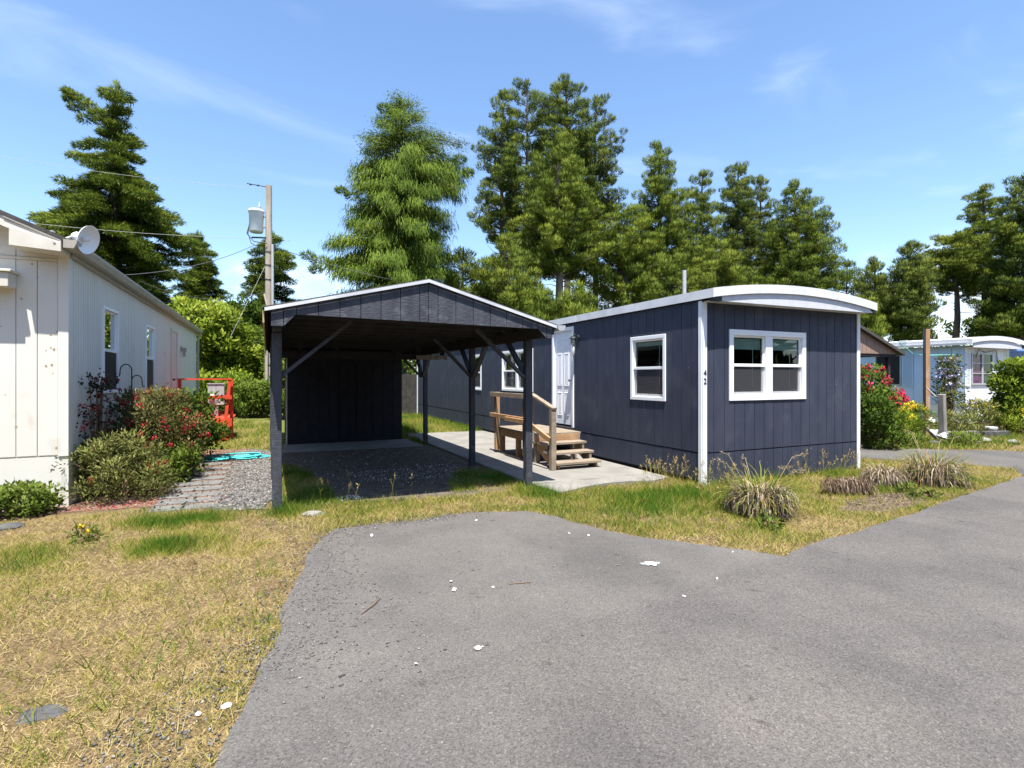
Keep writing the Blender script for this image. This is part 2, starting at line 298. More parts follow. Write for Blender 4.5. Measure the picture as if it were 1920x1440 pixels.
# ---- foliage cards
def norm(a): return a / np.maximum(np.linalg.norm(a, axis=1, keepdims=True), 1e-9)
def raw_mesh(name, verts, counts, idx, tint, mat):
    me = bpy.data.meshes.new(name); nv = len(verts)
    me.vertices.add(nv); me.vertices.foreach_set('co', np.ascontiguousarray(verts, np.float32).ravel())
    me.loops.add(len(idx)); me.loops.foreach_set('vertex_index', np.ascontiguousarray(idx, np.int32))
    me.polygons.add(len(counts)); st = np.zeros(len(counts), np.int32); st[1:] = np.cumsum(counts)[:-1]
    me.polygons.foreach_set('loop_start', st)
    me.update(calc_edges=True); me.validate()
    if tint is not None:
        a = me.attributes.new('tint', 'FLOAT', 'POINT'); a.data.foreach_set('value', np.ascontiguousarray(tint, np.float32))
    me.materials.append(mat); return me
class Cards:
    def __init__(s, tri=False): s.b = []; s.d = []; s.l = []; s.w = []; s.t = []; s.h = []; s.tri = tri
    def add(s, b, d, l, w_, t, h=None):
        s.b.append(b); s.d.append(norm(d)); n = len(b)
        s.l.append(np.broadcast_to(l, n)); s.w.append(np.broadcast_to(w_, n)); s.t.append(np.clip(np.broadcast_to(t, n), 0, 1))
        s.h.append(np.zeros((n, 3)) if h is None else h)
    def clump(s, c, r, n, zs=0.6, bias=(0, 0, .8), L=(.2, .38), W=(.05, .09), tint=.5, tv=.18, shell=.35, out=1.0, hint=True):
        u = norm(RNG.normal(size=(n, 3))); rr = r * (shell + (1 - shell) * RNG.random(n) ** .6)
        b = np.asarray(c) + u * rr[:, None] * np.array([1, 1, zs])
        d = u * out + np.asarray(bias) + RNG.normal(size=(n, 3)) * .35
        s.add(b, d, RNG.uniform(*L, n), RNG.uniform(*W, n), tint + RNG.normal(size=n) * tv, norm(u * np.array([1, 1, 1 / zs]) + np.array([0, 0, .35])) if hint else None)
    def mesh(s, name, mat, curl=0.0, base_w=.0):
        b = np.concatenate(s.b); d = np.concatenate(s.d); l = np.concatenate(s.l)[:, None]; w_ = np.concatenate(s.w)[:, None]; t = np.concatenate(s.t); h = np.concatenate(s.h)
        n = len(b); sd = norm(np.cross(d, RNG.normal(size=(n, 3)))); nn = np.cross(d, sd)
        fl = np.where((nn * h).sum(1, keepdims=True) < 0, -1.0, 1.0); sd = sd * fl; nn = nn * fl
        if s.tri:                                                     # needles and grass blades: one narrow triangle each
            v = np.empty((n, 3, 3)); v[:, 0] = b - sd * w_ / 2; v[:, 1] = b + sd * w_ / 2; v[:, 2] = b + d * l
            if float((np.cross(v[0, 1] - v[0, 0], v[0, 2] - v[0, 0]) * nn[0]).sum()) < 0: v = v[:, [1, 0, 2]]
            me = raw_mesh(name, v.reshape(-1, 3), np.full(n, 3), np.arange(3 * n), np.repeat(t, 3), mat)
            if np.abs(h).max() > 0: me.normals_split_custom_set_from_vertices(np.repeat(norm(nn * .45 + h * .9), 3, axis=0).astype(np.float32))
            return me
        cu = RNG.uniform(-1, 1, (n, 1)) * curl * l
        mid = b + d * l * .5 + nn * cu
        v = np.empty((n, 4, 3)); v[:, 0] = b; v[:, 1] = mid - sd * w_ / 2; v[:, 2] = b + d * l; v[:, 3] = mid + sd * w_ / 2
        # winding: face normal along d x sd
        v = v[:, [0, 3, 2, 1]] if float(((np.cross(v[0, 1] - v[0, 0], v[0, 3] - v[0, 0])) * nn[0]).sum()) < 0 else v
        me = raw_mesh(name, v.reshape(-1, 3), np.full(n, 4), np.arange(4 * n), np.repeat(t, 4), mat)
        if np.abs(h).max() > 0:                                       # leaves of one clump share part of its rounded shading
            cn = norm(nn * .45 + h * .9)
            me.normals_split_custom_set_from_vertices(np.repeat(cn, 4, axis=0).astype(np.float32))
        return me
    def build(s, name, mat, parent=None, curl=0.12): return link(name, s.mesh(name, mat, curl), parent)

def sheet(name, poly, z, mat, jit=0.0, step=0.12, thick=0.0, seed=1):
    "flat sheet with an uneven outline; thick>0 gives it an edge of real height"
    pts = []
    for i in range(len(poly)):
        a = Vector(poly[i][:2]); b = Vector(poly[(i + 1) % len(poly)][:2]); k = max(1, int((b - a).length / step)) if jit else 1
        for q in range(k):
            p = a.lerp(b, q / k)
            if jit:
                nx = float(fbm([p.x * 2.2], [p.y * 2.2], seed)[0]) - .5; ny = float(fbm([p.x * 2.2], [p.y * 2.2], seed + 9)[0]) - .5
                fx = random.uniform(-.25, .25)
                p = p + Vector((nx + fx * .5, ny + fx * .5)) * jit
            pts.append((p.x, p.y))
    bm = bmesh.new(); vs = [bm.verts.new((x, y, z)) for x, y in pts]; f = bm.faces.new(vs)
    if thick:
        low = [bm.verts.new((x, y, z - thick)) for x, y in pts]; n = len(pts)
        for i in range(n): bm.faces.new((vs[i], low[i], low[(i + 1) % n], vs[(i + 1) % n]))
    bmesh.ops.recalc_face_normals(bm, faces=bm.faces)
    f.normal_update()
    if f.normal.z < 0: bmesh.ops.reverse_faces(bm, faces=bm.faces)
    bmesh.ops.triangulate(bm, faces=[f])
    me = bpy.data.meshes.new(name); bm.to_mesh(me); bm.free(); me.materials.append(mat)
    o = link(name, me); tag(o, kind='structure'); return o, pts

# ================================================================== SETTING: ground, asphalt, slabs
def ground_mat():
    m = bpy.data.materials.new('lawn_soil'); m.use_nodes = True; t = m.node_tree; b = t.nodes['Principled BSDF']; b.inputs['Roughness'].default_value = .95; b.inputs['Specular IOR Level'].default_value = .1
    g = _n(t, 'ShaderNodeNewGeometry')
    def noise(s, d=6):
        n = _n(t, 'ShaderNodeTexNoise'); n.inputs['Scale'].default_value = s; n.inputs['Detail'].default_value = d; t.links.new(g.outputs['Position'], n.inputs['Vector']); return n.outputs['Fac']
    cr = _n(t, 'ShaderNodeValToRGB'); e = cr.color_ramp.elements
    e[0].position = .32; e[0].color = (.05, .042, .02, 1); e[1].position = .7; e[1].color = (.23, .16, .07, 1); x = e.new(.5); x.color = (.13, .09, .042, 1)
    t.links.new(noise(5), cr.inputs[0])
    cr2 = _n(t, 'ShaderNodeValToRGB'); e = cr2.color_ramp.elements; e[0].position = .35; e[0].color = (.035, .027, .016, 1); e[1].position = .65; e[1].color = (.28, .2, .11, 1)
    t.links.new(noise(70, 3), cr2.inputs[0])
    mx = _n(t, 'ShaderNodeMix', data_type='RGBA'); mx.inputs['Factor'].default_value = .45; t.links.new(cr.outputs[0], mx.inputs['A']); t.links.new(cr2.outputs[0], mx.inputs['B'])
    # further from the lane the lawns are greener
    sp = _n(t, 'ShaderNodeSeparateXYZ'); t.links.new(g.outputs['Position'], sp.inputs[0])
    mr = _n(t, 'ShaderNodeMapRange'); mr.inputs['From Min'].default_value = 9; mr.inputs['From Max'].default_value = 15; mr.inputs['To Max'].default_value = .8; t.links.new(sp.outputs['Y'], mr.inputs['Value'])
    m2 = _n(t, 'ShaderNodeMix', data_type='RGBA'); m2.inputs['B'].default_value = (.10, .13, .022, 1); t.links.new(mr.outputs[0], m2.inputs['Factor']); t.links.new(mx.outputs['Result'], m2.inputs['A'])
    t.links.new(m2.outputs['Result'], b.inputs['Base Color'])
    bu = _n(t, 'ShaderNodeBump'); bu.inputs['Strength'].default_value = .8; bu.inputs['Distance'].default_value = .02; t.links.new(noise(60, 4), bu.inputs['Height']); t.links.new(bu.outputs[0], b.inputs['Normal'])
    return m
def asphalt_mat():
    m = bpy.data.materials.new('worn_asphalt'); m.use_nodes = True; t = m.node_tree; b = t.nodes['Principled BSDF']; b.inputs['Roughness'].default_value = .9; b.inputs['Specular IOR Level'].default_value = .25
    g = _n(t, 'ShaderNodeNewGeometry')
    def noise(s, d=4, r=.5, st=None):
        n = _n(t, 'ShaderNodeTexNoise'); n.inputs['Scale'].default_value = s; n.inputs['Detail'].default_value = d; n.inputs['Roughness'].default_value = r
        if st:
            mp = _n(t, 'ShaderNodeMapping'); mp.inputs['Scale'].default_value = st; mp.inputs['Rotation'].default_value = (0, 0, .5); t.links.new(g.outputs['Position'], mp.inputs['Vector']); t.links.new(mp.outputs[0], n.inputs['Vector'])
        else: t.links.new(g.outputs['Position'], n.inputs['Vector'])
        return n.outputs['Fac']
    def ramp(src, *st):
        r = _n(t, 'ShaderNodeValToRGB'); e = r.color_ramp.elements
        while len(e) < len(st): e.new(.5)
        for i, (p, c) in enumerate(st): e[i].position = p; e[i].color = (*c, 1)
        t.links.new(src, r.inputs[0]); return r.outputs[0]
    vo = _n(t, 'ShaderNodeTexVoronoi'); vo.inputs['Scale'].default_value = 150; t.links.new(g.outputs['Position'], vo.inputs['Vector'])
    sx = _n(t, 'ShaderNodeSeparateColor'); t.links.new(vo.outputs['Color'], sx.inputs[0])
    base = ramp(sx.outputs[0], (0, (.066, .0605, .056)), (.25, (.093, .0865, .080)), (.72, (.113, .105, .097)), (.94, (.13, .121, .112)), (1, (.165, .155, .143)))
    fine = ramp(noise(260, 2), (.3, (.76, .76, .76)), (.5, (1.04, 1.04, 1.04)), (.72, (1.22, 1.21, 1.19)))
    big = ramp(noise(.9, 7, .6), (.34, (.82, .82, .83)), (.5, (1, 1, 1)), (.68, (1.16, 1.145, 1.11)))
    streak = ramp(noise(1.2, 5, .55, (1, .22, 1)), (.36, (.9, .9, .9)), (.55, (1, 1, 1)), (.75, (1.12, 1.10, 1.06)))
    spots = ramp(noise(9, 3), (.24, (.62, .60, .58)), (.34, (1, 1, 1)))
    last = base
    for c in (fine, big, streak, spots):
        mx = _n(t, 'ShaderNodeMix', data_type='RGBA', blend_type='MULTIPLY'); mx.inputs['Factor'].default_value = 1; t.links.new(last, mx.inputs['A']); t.links.new(c, mx.inputs['B']); last = mx.outputs['Result']
    t.links.new(last, b.inputs['Base Color'])
    bu = _n(t, 'ShaderNodeBump'); bu.inputs['Strength'].default_value = .4; bu.inputs['Distance'].default_value = .005; t.links.new(vo.outputs['Distance'], bu.inputs['Height'])
    b2 = _n(t, 'ShaderNodeBump'); b2.inputs['Strength'].default_value = .35; b2.inputs['Distance'].default_value = .05; t.links.new(noise(2.5, 3), b2.inputs['Height']); t.links.new(bu.outputs[0], b2.inputs['Normal']); t.links.new(b2.outputs[0], b.inputs['Normal'])
    return m
GROUND = ground_mat(); ASPH = asphalt_mat()
DIRT = pbr('carport_dirt', (0.07, 0.055, 0.042), (0.13, 0.105, 0.085), rough=.95, scale=7, bump=.9, bscale=60, c3=(.26, .25, .245), c3scale=45, c3lo=.6, c3hi=.7, bdist=.02)
BEDM = pbr('gravel_bed', (0.09, 0.08, 0.07), (0.17, 0.155, 0.135), rough=.95, scale=45, bump=1, bscale=60, bdist=.02)
MULCH = pbr('bark_mulch', (0.12, 0.065, 0.045), (0.24, 0.16, 0.115), rough=.95, scale=40, bump=1, bscale=50, bdist=.02)
THATCH = pbr('dry_thatch', (0.085, 0.066, 0.048), (0.16, 0.125, 0.09), rough=.95, scale=25, bump=.8, bscale=50, bdist=.02)

gm = MB(); R_ = 420.0
gm.add([(math.cos(a * math.pi / 24) * R_, math.sin(a * math.pi / 24) * R_ + 20, 0) for a in range(48)], [tuple(range(48))])
tag(gm.build('ground', GROUND), kind='structure')

# driveway and lane as the photograph shows their edge, then on behind the camera and out to the right
edge = [G(x, y) for x, y in [(480, 1290), (512, 1200), (545, 1120), (575, 1055), (598, 1015), (622, 995), (700, 985), (800, 975), (862, 966), (930, 961), (985, 960), (1050, 973), (1100, 986), (1150, 1000), (1210, 1011), (1300, 1021), (1400, 1033), (1470, 1044), (1500, 1031), (1545, 1012), (1600, 1000), (1640, 985), (1700, 968), (1780, 940), (1850, 916), (1920, 893)]]
road_poly = [(-2.2, -14), (-1.6, -4), (-.55, .9), (-.22, 2.3)] + [(p.x, p.y) for p in edge] + [(12.2, 5.0), (15.0, 5.55), (30, 9.0), (44, 8), (44, -14)]
_, ROADP = sheet('driveway', road_poly, .012, ASPH, jit=.10, step=.10, thick=.03)
side_poly = [(11.9, 4.75), (14.9, 5.4), (14.6, 6.1), (13.0, 7.15), (12.1, 7.9), (11.5, 9.5), (11.2, 13), (9.75, 13), (9.8, 9), (10.5, 6.9), (11.3, 6.0), (11.75, 5.2)]
LANEA = ASPH.copy(); LANEA.name = 'lane_asphalt'
for nd in LANEA.node_tree.nodes:
    if nd.type == 'TEX_VORONOI': nd.inputs['Scale'].default_value = 125
    if nd.type == 'VALTORGB' and abs(nd.color_ramp.elements[1].position - .25) < .01:
        for e_ in nd.color_ramp.elements: e_.color = (e_.color[0] * .94, e_.color[1] * .935, e_.color[2] * .94, 1)
lane_poly = [(-2.2, -13.9), (-1.4, -4), (-.5, .9), (-.18, 2.3)] + [(G(x, y).x, G(x, y).y) for x, y in ((470, 1352), (620, 1312), (740, 1287), (870, 1250), (1000, 1205), (1140, 1158), (1275, 1110), (1380, 1072), (1462, 1049), (1500, 1034), (1545, 1015), (1600, 1003), (1640, 988), (1700, 971), (1780, 943), (1850, 919), (1920, 896))] + [(12.25, 4.95), (15.0, 5.5), (30, 8.9), (43.8, 7.9), (43.8, -13.9)]
sheet('lane', lane_poly, .017, LANEA, jit=.09, step=.07, thick=.006, seed=17)
_, SIDEP = sheet('side_drive', side_poly, .008, ASPH, jit=.12, step=.15, thick=.02, seed=4)
dirt_poly = [(.12, 7.0), (1.2, 6.95), (2.4, 6.75), (3.3, 7.0), (3.42, 8.4), (3.5, 12.2), (.2, 12.2), (.1, 9)]
_, DIRTP = sheet('carport_floor', dirt_poly, .006, DIRT, jit=.2, step=.15, seed=6)
slab = MB()
slab.prism([(3.52, 7.02), (5.74, 6.98), (5.77, 10.3), (3.5, 10.35)], 'z', -.05, .045)
slab.prism([(3.5, 10.365), (5.77, 10.315), (5.77, 14.6), (3.45, 14.7)], 'z', -.05, .043)
slab.prism([(.15, 12.25), (3.3, 12.1), (3.3, 13.6), (.15, 13.6)], 'z', -.05, .03)
sl = slab.build('concrete_slab', CONC, bevel=.01); tag(sl, kind='structure')
apron_poly = [(3.62, 6.33), (4.1, 6.5), (4.7, 6.62), (5.35, 6.48), (5.72, 6.6), (5.72, 6.95), (3.54, 6.98)]
_, APRP = sheet('concrete_apron', apron_poly, .04, CONC, jit=.07, step=.1, thick=.06, seed=8)
bed_poly = [(-.62, 7.25), (.0, 7.1), (.1, 8.5), (.02, 12.6), (-.25, 13.2), (-.6, 12.9)]
_, BEDP = sheet('gravel_bed', bed_poly, .006, BEDM, jit=.15, step=.15, seed=11)
mul_poly = [(-3.6, 7.55), (-2.3, 7.95), (-1.3, 7.85), (-.6, 7.3), (-.6, 12.9), (-.3, 13.4), (-2.2, 13.6), (-2.24, 8.3), (-3.6, 8.3)]
_, MULP = sheet('mulch_bed', mul_poly, .004, MULCH, jit=.15, step=.15, seed=13)

# ================================================================== building helpers
PLK = {}
def plank_mesh(wd, th, ht, mat, name='siding_plank'):
    k = (round(wd, 3), round(th, 4), round(ht, 3), mat.name, name)
    if k not in PLK:
        PLK[k] = MB().box(0, wd, -th, 0, 0, ht).mesh(name, mat)
    return PLK[k]
def plank_wall(parent, org, rz, length, z0, z1, pitch, mat, openings=(), gap=.009, th=.014, name='siding_plank', wob=.0015, zf=None):
    "individual boards along local +x from org; the board faces local -y. openings: (u0,u1,za,zb)"
    n = max(1, round(length / pitch)); pw = length / n; R = Matrix.Rotation(rz, 3, 'Z')
    for i in range(n):
        u0, u1 = i * pw + gap / 2, (i + 1) * pw - gap / 2
        segs = [(u0, u1, z0, z1 if zf is None else min(zf(u0), zf(u1)))]
        for (a, b_, za, zb) in openings:
            new = []
            for (s0, s1, y0, y1) in segs:
                if s1 <= a or s0 >= b_ or y1 <= za or y0 >= zb: new.append((s0, s1, y0, y1)); continue
                if s0 < a - .004: new.append((s0, a, y0, y1))
                if s1 > b_ + .004: new.append((b_, s1, y0, y1))
                m0, m1 = max(s0, a), min(s1, b_)
                if y0 < za - .004: new.append((m0, m1, y0, za))
                if y1 > zb + .004: new.append((m0, m1, zb, y1))
            segs = new
        for (s0, s1, y0, y1) in segs:
            o = link(name, plank_mesh(s1 - s0, th, y1 - y0, mat, name), parent)
            p = R @ Vector((s0, -random.uniform(0, wob), y0)); o.location = Vector(org) + p; o.rotation_euler = (0, 0, rz)

def local(org, rz):
    R = Matrix.Rotation(rz, 3, 'Z'); o = Vector(org)
    return lambda x, y, z: o + R @ Vector((x, y, z))
def lbox(mb, T, x0, x1, y0, y1, z0, z1):
    v = [T(x, y, z) for z in (z0, z1) for y in (y0, y1) for x in (x0, x1)]
    mb.add(v, [(0, 2, 3, 1), (4, 5, 7, 6), (0, 1, 5, 4), (2, 6, 7, 3), (0, 4, 6, 2), (1, 3, 7, 5)])
def window(parent, T, u0, u1, z0, z1, units=1, trim=.055, blinds=0, glass=None, screen=True, mul=.05, depth=.05, frame=WHITEF, blind_mat=None, room=True):
    "single-hung window in a wall whose outside is local -y; frame proud of the boards, sashes set in it"
    f = MB()
    for a, b_, c, d in ((u0, u1, z1 - trim, z1), (u0, u1, z0, z0 + trim), (u0, u0 + trim, z0 + trim, z1 - trim), (u1 - trim, u1, z0 + trim, z1 - trim)):
        lbox(f, T, a, b_, -.034, depth, c, d)
    n = units; iw = (u1 - u0 - 2 * trim - (n - 1) * mul * 2) / n
    fr = None
    for k in range(n - 1):
        a = u0 + trim + (k + 1) * iw + k * 2 * mul; lbox(f, T, a, a + 2 * mul, -.03, depth, z0 + trim, z1 - trim)
    fr = f.build('window', frame, parent, bevel=.004)
    zm = (z0 + z1) / 2; s_ = .03
    for k in range(n):
        a = u0 + trim + k * (iw + 2 * mul); b_ = a + iw
        m = MB(); lbox(m, T, a, b_, -.012, depth - .012, zm - .022, zm + .022)                 # meeting rail
        for (p, q, r_, t_) in ((a, b_, z1 - trim - s_, z1 - trim), (a, a + s_, zm + .022, z1 - trim - s_), (b_ - s_, b_, zm + .022, z1 - trim - s_)): lbox(m, T, p, q, .004, depth - .014, r_, t_)
        s2 = .045
        for (p, q, r_, t_) in ((a, b_, z0 + trim, z0 + trim + s2), (a, a + s2, z0 + trim + s2, zm - .022), (b_ - s2, b_, z0 + trim + s2, zm - .022)): lbox(m, T, p, q, .012, depth - .016, r_, t_)
        m.build('sash', frame, fr, bevel=.003)
        g = MB(); lbox(g, T, a + s_, b_ - s_, .020, .024, zm + .022, z1 - trim - s_); g.build('pane', glass or GLASS, fr)
        g = MB(); lbox(g, T, a + s2, b_ - s2, .024, .028, z0 + trim + s2, zm - .022); g.build('pane', glass or GLASS, fr)
        if blinds:
            bl = MB(); q = z1 - trim - s_ - .01
            for j in range(blinds):
                lbox(bl, T, a + s_ + .005, b_ - s_ - .005, .050, .074, q - .021 * (j + 1), q - .021 * j - .004)
            lbox(bl, T, b_ - s_ - .16, b_ - s_ - .152, .06, .066, zm - .33, q - .02 * blinds)
            bl.build('blind', blind_mat or BLIND, fr)
        if screen:                                                   # grey insect mesh over the lower sash
            m = MB(); lbox(m, T, a + .012, b_ - .012, .003, .005, z0 + trim + .012, zm - .024); m.build('insect_screen', MESHM, fr)
    return fr

# ================================================================== NAVY MOBILE HOME
X0, X1, Y0, Y1 = 5.80, 9.36, 5.96, 22.3; ZE, ZK = 2.735, .485
mh = thing('mobile_home', 'dark navy mobile home with white trim, arched white roof and the number 42', 'mobile home', (7.58, 14, 0))
core = MB()
WIN_E = (6.31 - X0, 8.0 - X0, 1.25, 2.33)
wl = lambda y: Y1 - y                                              # distance along the long side, measured from its far end
WIN_S = [(wl(7.63), wl(6.73), 1.22, 2.30), (wl(13.27), wl(11.42), 1.25, 2.30), (wl(15.7), wl(14.82), 1.22, 2.29)]
DOOR = (wl(10.46), wl(9.54), .56, 2.67)
# inner shell behind the boards, with the window holes left open
def shell(T, length, z0, z1, holes, m, off=.002, th=.05):
    hs = sorted(holes); u = 0
    for (a, b_, za, zb) in hs:
        lbox(m, T, u, a, off, off + th, z0, z1); lbox(m, T, a, b_, off, off + th, z0, za); lbox(m, T, a, b_, off, off + th, zb, z1); u = b_
    lbox(m, T, u, length, off, off + th, z0, z1)
TE = local((X0, Y0, 0), 0); TS = local((X0, Y1, 0), -math.pi / 2)
sh = MB(); shell(TE, X1 - X0, .05, ZE, [WIN_E], sh); shell(TS, Y1 - Y0, .05, ZE, WIN_S + [DOOR], sh)
sh.build('wall', NAVYB, mh)
rest = MB(); rest.box(X1 - .06, X1, Y0 + .05, Y1, .03, ZE).box(X0 + .05, X1 - .06, Y1 - .06, Y1 - .001, .03, ZE)
rest.build('rear_wall', NAVY, mh)
inn = MB(); inn.box(X0 + .06, X1 - .07, Y0 + .06, Y1 - .07, .5, .52).box(X0 + .06, X1 - .07, Y0 + .06, Y1 - .07, 2.66, 2.68).box(X0 + .06, X1 - .07, 9.0, 9.05, .52, 2.66).box(X0 + 1.6, X0 + 1.65, 9.05, Y1 - .1, .52, 2.66)
inn.build('interior', INTER, mh)
plank_wall(mh, (X0 + .0, Y0, 0), 0, X1 - X0, ZK + .012, ZE, .2095, NAVY, [WIN_E])
plank_wall(mh, (X0 + .0, Y0 + .004, 0), 0, X1 - X0, .03, ZK - .006, .2095, NAVY, name='skirting_board')
plank_wall(mh, (X0, Y1, 0), -math.pi / 2, Y1 - Y0, ZK + .012, ZE, .2095, NAVY, WIN_S + [DOOR])
plank_wall(mh, (X0 + .004, Y1, 0), -math.pi / 2, Y1 - Y0, .09, ZK - .006, .2095, NAVY, [(DOOR[0], DOOR[1], .0, .0)], name='skirting_board')
# corner trim
for xa, ya, sx in ((X0, Y0, 1), (X1, Y0, -1)):
    c = MB(); c.box(xa - .024 if sx > 0 else xa - .055, xa + .062 if sx > 0 else xa + .024, ya - .034, ya - .0155, -.02, ZE - .03)
    if sx > 0: c.box(xa - .034, xa - .0155, ya - .0145, ya + .05, .0, ZE - .01)
    else: c.box(xa + .002, xa + .02, ya - .0145, ya + .075, .0, ZE - .01)
    c.build('corner_trim', WHITE, mh, bevel=.004)
c = MB(); c.box(X0 - .034, X0 - .0155, Y1 - .08, Y1 + .02, .0, ZE - .01).build('corner_trim', WHITE, mh)
# arched roof: white metal with a deep fascia
N = 20
def arch(x):
    t = (x - (X0 + X1) / 2) / ((X1 - X0) / 2 + .06); return 2.87 + .145 * (1 - abs(t) ** 2.0)
xs = [X0 - .045 + (X1 - X0 + .11) * i / N for i in range(N + 1)]
YF = 5.68
rf = MB(); top = [(x, arch(x)) for x in xs]; lowr = [(x, arch(x) - .03) for x in xs]
for i in range(N): rf.prism([top[i], top[i + 1], lowr[i + 1], lowr[i]], 'y', YF + .026, Y1 + .12)
roof = rf.build('roof', WHITEROOF, mh)
fa = MB()
for i in range(N): fa.prism([(xs[i], top[i][1] + .004), (xs[i + 1], top[i + 1][1] + .004), (xs[i + 1], top[i + 1][1] - .125), (xs[i], top[i][1] - .125)], 'y', YF, YF + .024)
fa.build('fascia', WHITEROOF, mh)
fs = MB(); fs.box(xs[0] - .022, xs[0] - .002, YF - .002, Y1 + .12, 2.742, 2.872).box(xs[-1] + .002, xs[-1] + .022, YF - .002, Y1 + .12, 2.742, 2.872)
fs.build('fascia', WHITEROOF, mh)
for yy in (9.4, 13.2, 17.1):                                        # lapped joints of the side fascia
    MB().box(xs[0] - .026, xs[0] - .0225, yy, yy + .05, 2.74, 2.874).build('fascia_joint', WHITEROOF, mh)
gp = MB(); poly = [(X0 + .12, 2.70), (X1 + .02, 2.70)] + [(x, arch(x) - .10) for x in reversed(xs[1:-1])]
gp.prism(poly, 'y', YF + .03, YF + .05); gp.build('gable_panel', PANELW, mh)
MB().box(X0 + .01, X1, YF + .052, Y0 - .016, 2.705, 2.72).build('soffit', PANELW, mh)
MB().box(X0 - .02, X0 + .13, YF + .03, YF + .12, 2.70, 2.755).build('bracket', METAL, mh)
MB().box(X1 + .0, X1 + .09, YF + .03, YF + .12, 2.70, 2.75).build('bracket', METAL, mh)
window(mh, TE, *WIN_E, units=2, trim=.085, blinds=8, mul=.075)
window(mh, TS, *WIN_S[0], units=1, trim=.06, blinds=3)
window(mh, TS, *WIN_S[1], units=2, trim=.06, mul=.05, glass=GLASSM)
window(mh, TS, *WIN_S[2], units=1, trim=.06, glass=GLASSM)
# entrance door in a white casing
dm = MB()
u0, u1, z0, z1 = DOOR
for a, b_, c0, c1 in ((u0, u0 + .07, z0, z1), (u1 - .07, u1, z0, z1), (u0 + .07, u1 - .07, z1 - .075, z1)): lbox(dm, TS, a, b_, -.035, .06, c0, c1)
cas = dm.build('door_casing', WHITEF, mh, bevel=.004)
dd = MB(); lbox(dd, TS, u0 + .072, u1 - .072, .012, .05, z0 + .04, z1 - .078)
door = dd.build('door', DOORP, mh)
for (pa, pb, za, zb) in ((.17, .36, .22, .72), (.46, .65, .22, .72), (.17, .36, .86, 1.56), (.46, .65, .86, 1.56), (.17, .36, 1.66, 1.86), (.46, .65, 1.66, 1.86)):
    p = MB()
    for (a, b_, c0, c1) in ((pa, pb, za, za + .02), (pa, pb, zb - .02, zb), (pa, pa + .02, za + .02, zb - .02), (pb - .02, pb, za + .02, zb - .02)): lbox(p, TS, u0 + .02 + a, u0 + .02 + b_, .002, .014, z0 + c0, z0 + c1)
    lbox(p, TS, u0 + .02 + pa + .035, u0 + .02 + pb - .035, .005, .014, z0 + za + .035, z0 + zb - .035)
    p.build('door_panel', DOORP, door, bevel=.004)
kn = MB(); kn.lathe([(0.0, 0), (.022, 0), (.012, .012), (.012, .035), (.028, .045), (.028, .065), (0, .075)], 14, TS(u1 - .15, .012, z0 + .98), (-1, 0, 0)); kn.build('handle', GALV, door)
sb = MB(); lbox(sb, TS, u0 - .06, u1 + .06, -.42, -.018, .42, .5); lbox(sb, TS, u0, u1, -.10, .0, .5, .555); sb.build('door_sill', RAFT, mh)
# wall lantern
L0 = Vector((X0 - .015, 9.36, 2.36)); ln = MB()
ln.lathe([(0, 0), (.055, 0), (.055, .02), (.02, .025)], 14, L0 + Vector((0, 0, .06)), (-1, 0, 0))
ln.tube([L0 + Vector((-.02, 0, .06)), L0 + Vector((-.07, 0, .12)), L0 + Vector((-.13, 0, .12)), L0 + Vector((-.13, 0, .085))], .012, 8)
lamp = ln.build('wall_lamp', METAL, mh)
sh_ = MB(); sh_.lathe([(0, .09), (.03, .09), (.06, .055), (.085, .04), (.085, .034), (.05, .034), (0, .034)], 18, L0 + Vector((-.13, 0, 0))); sh_.build('lamp_shade', METAL, lamp)
gl = MB(); gl.lathe([(0, .033), (.046, .033), (.05, 0), (.046, -.06), (.03, -.085), (0, -.09)], 16, L0 + Vector((-.13, 0, 0))); gl.build('lamp_glass', pbr('frosted_jar_glass', (.7, .72, .7), rough=.15, spec=.6), lamp)
cg = MB()
for k in range(4): cg.tube([L0 + Vector((-.13, 0, 0)) + Vector((.056 * math.cos(k * math.pi / 2 + .4), .056 * math.sin(k * math.pi / 2 + .4), z)) for z in (.034, -.09)], .005, 5)
for z in (.0, -.045): cg.tube([L0 + Vector((-.13, 0, z)) + Vector((.057 * math.cos(a * math.pi / 6), .057 * math.sin(a * math.pi / 6), 0)) for a in range(13)], .005, 5)
cg.build('lamp_cage', METAL, lamp)
tl = MB(); tl.lathe([(0, -.09), (.03, -.09), (.026, -.26), (.012, -.36), (0, -.37)], 12, L0 + Vector((-.125, 0, 0))); tl.build('lamp_tail', GALV, lamp)
def digits(txt, loc, rot, size, mat, name, parent, ext=.004):
    cu = bpy.data.curves.new(name, 'FONT'); cu.body = txt; cu.size = size; cu.extrude = ext; cu.align_x = 'CENTER'; cu.align_y = 'CENTER'
    t_ = bpy.data.objects.new(name, cu); COL.objects.link(t_); bpy.context.view_layer.update()
    me = bpy.data.meshes.new_from_object(t_.evaluated_get(bpy.context.evaluated_depsgraph_get())); bpy.data.objects.remove(t_)
    me.materials.clear(); me.materials.append(mat); o = link(name, me, parent); o.location = loc; o.rotation_euler = rot; return o
for ch, z in (('4', 1.665), ('2', 1.545)):
    digits(ch, (X0 + .019, Y0 - .0375, z), (math.pi / 2, 0, 0), .12, METAL, 'house_number', mh)

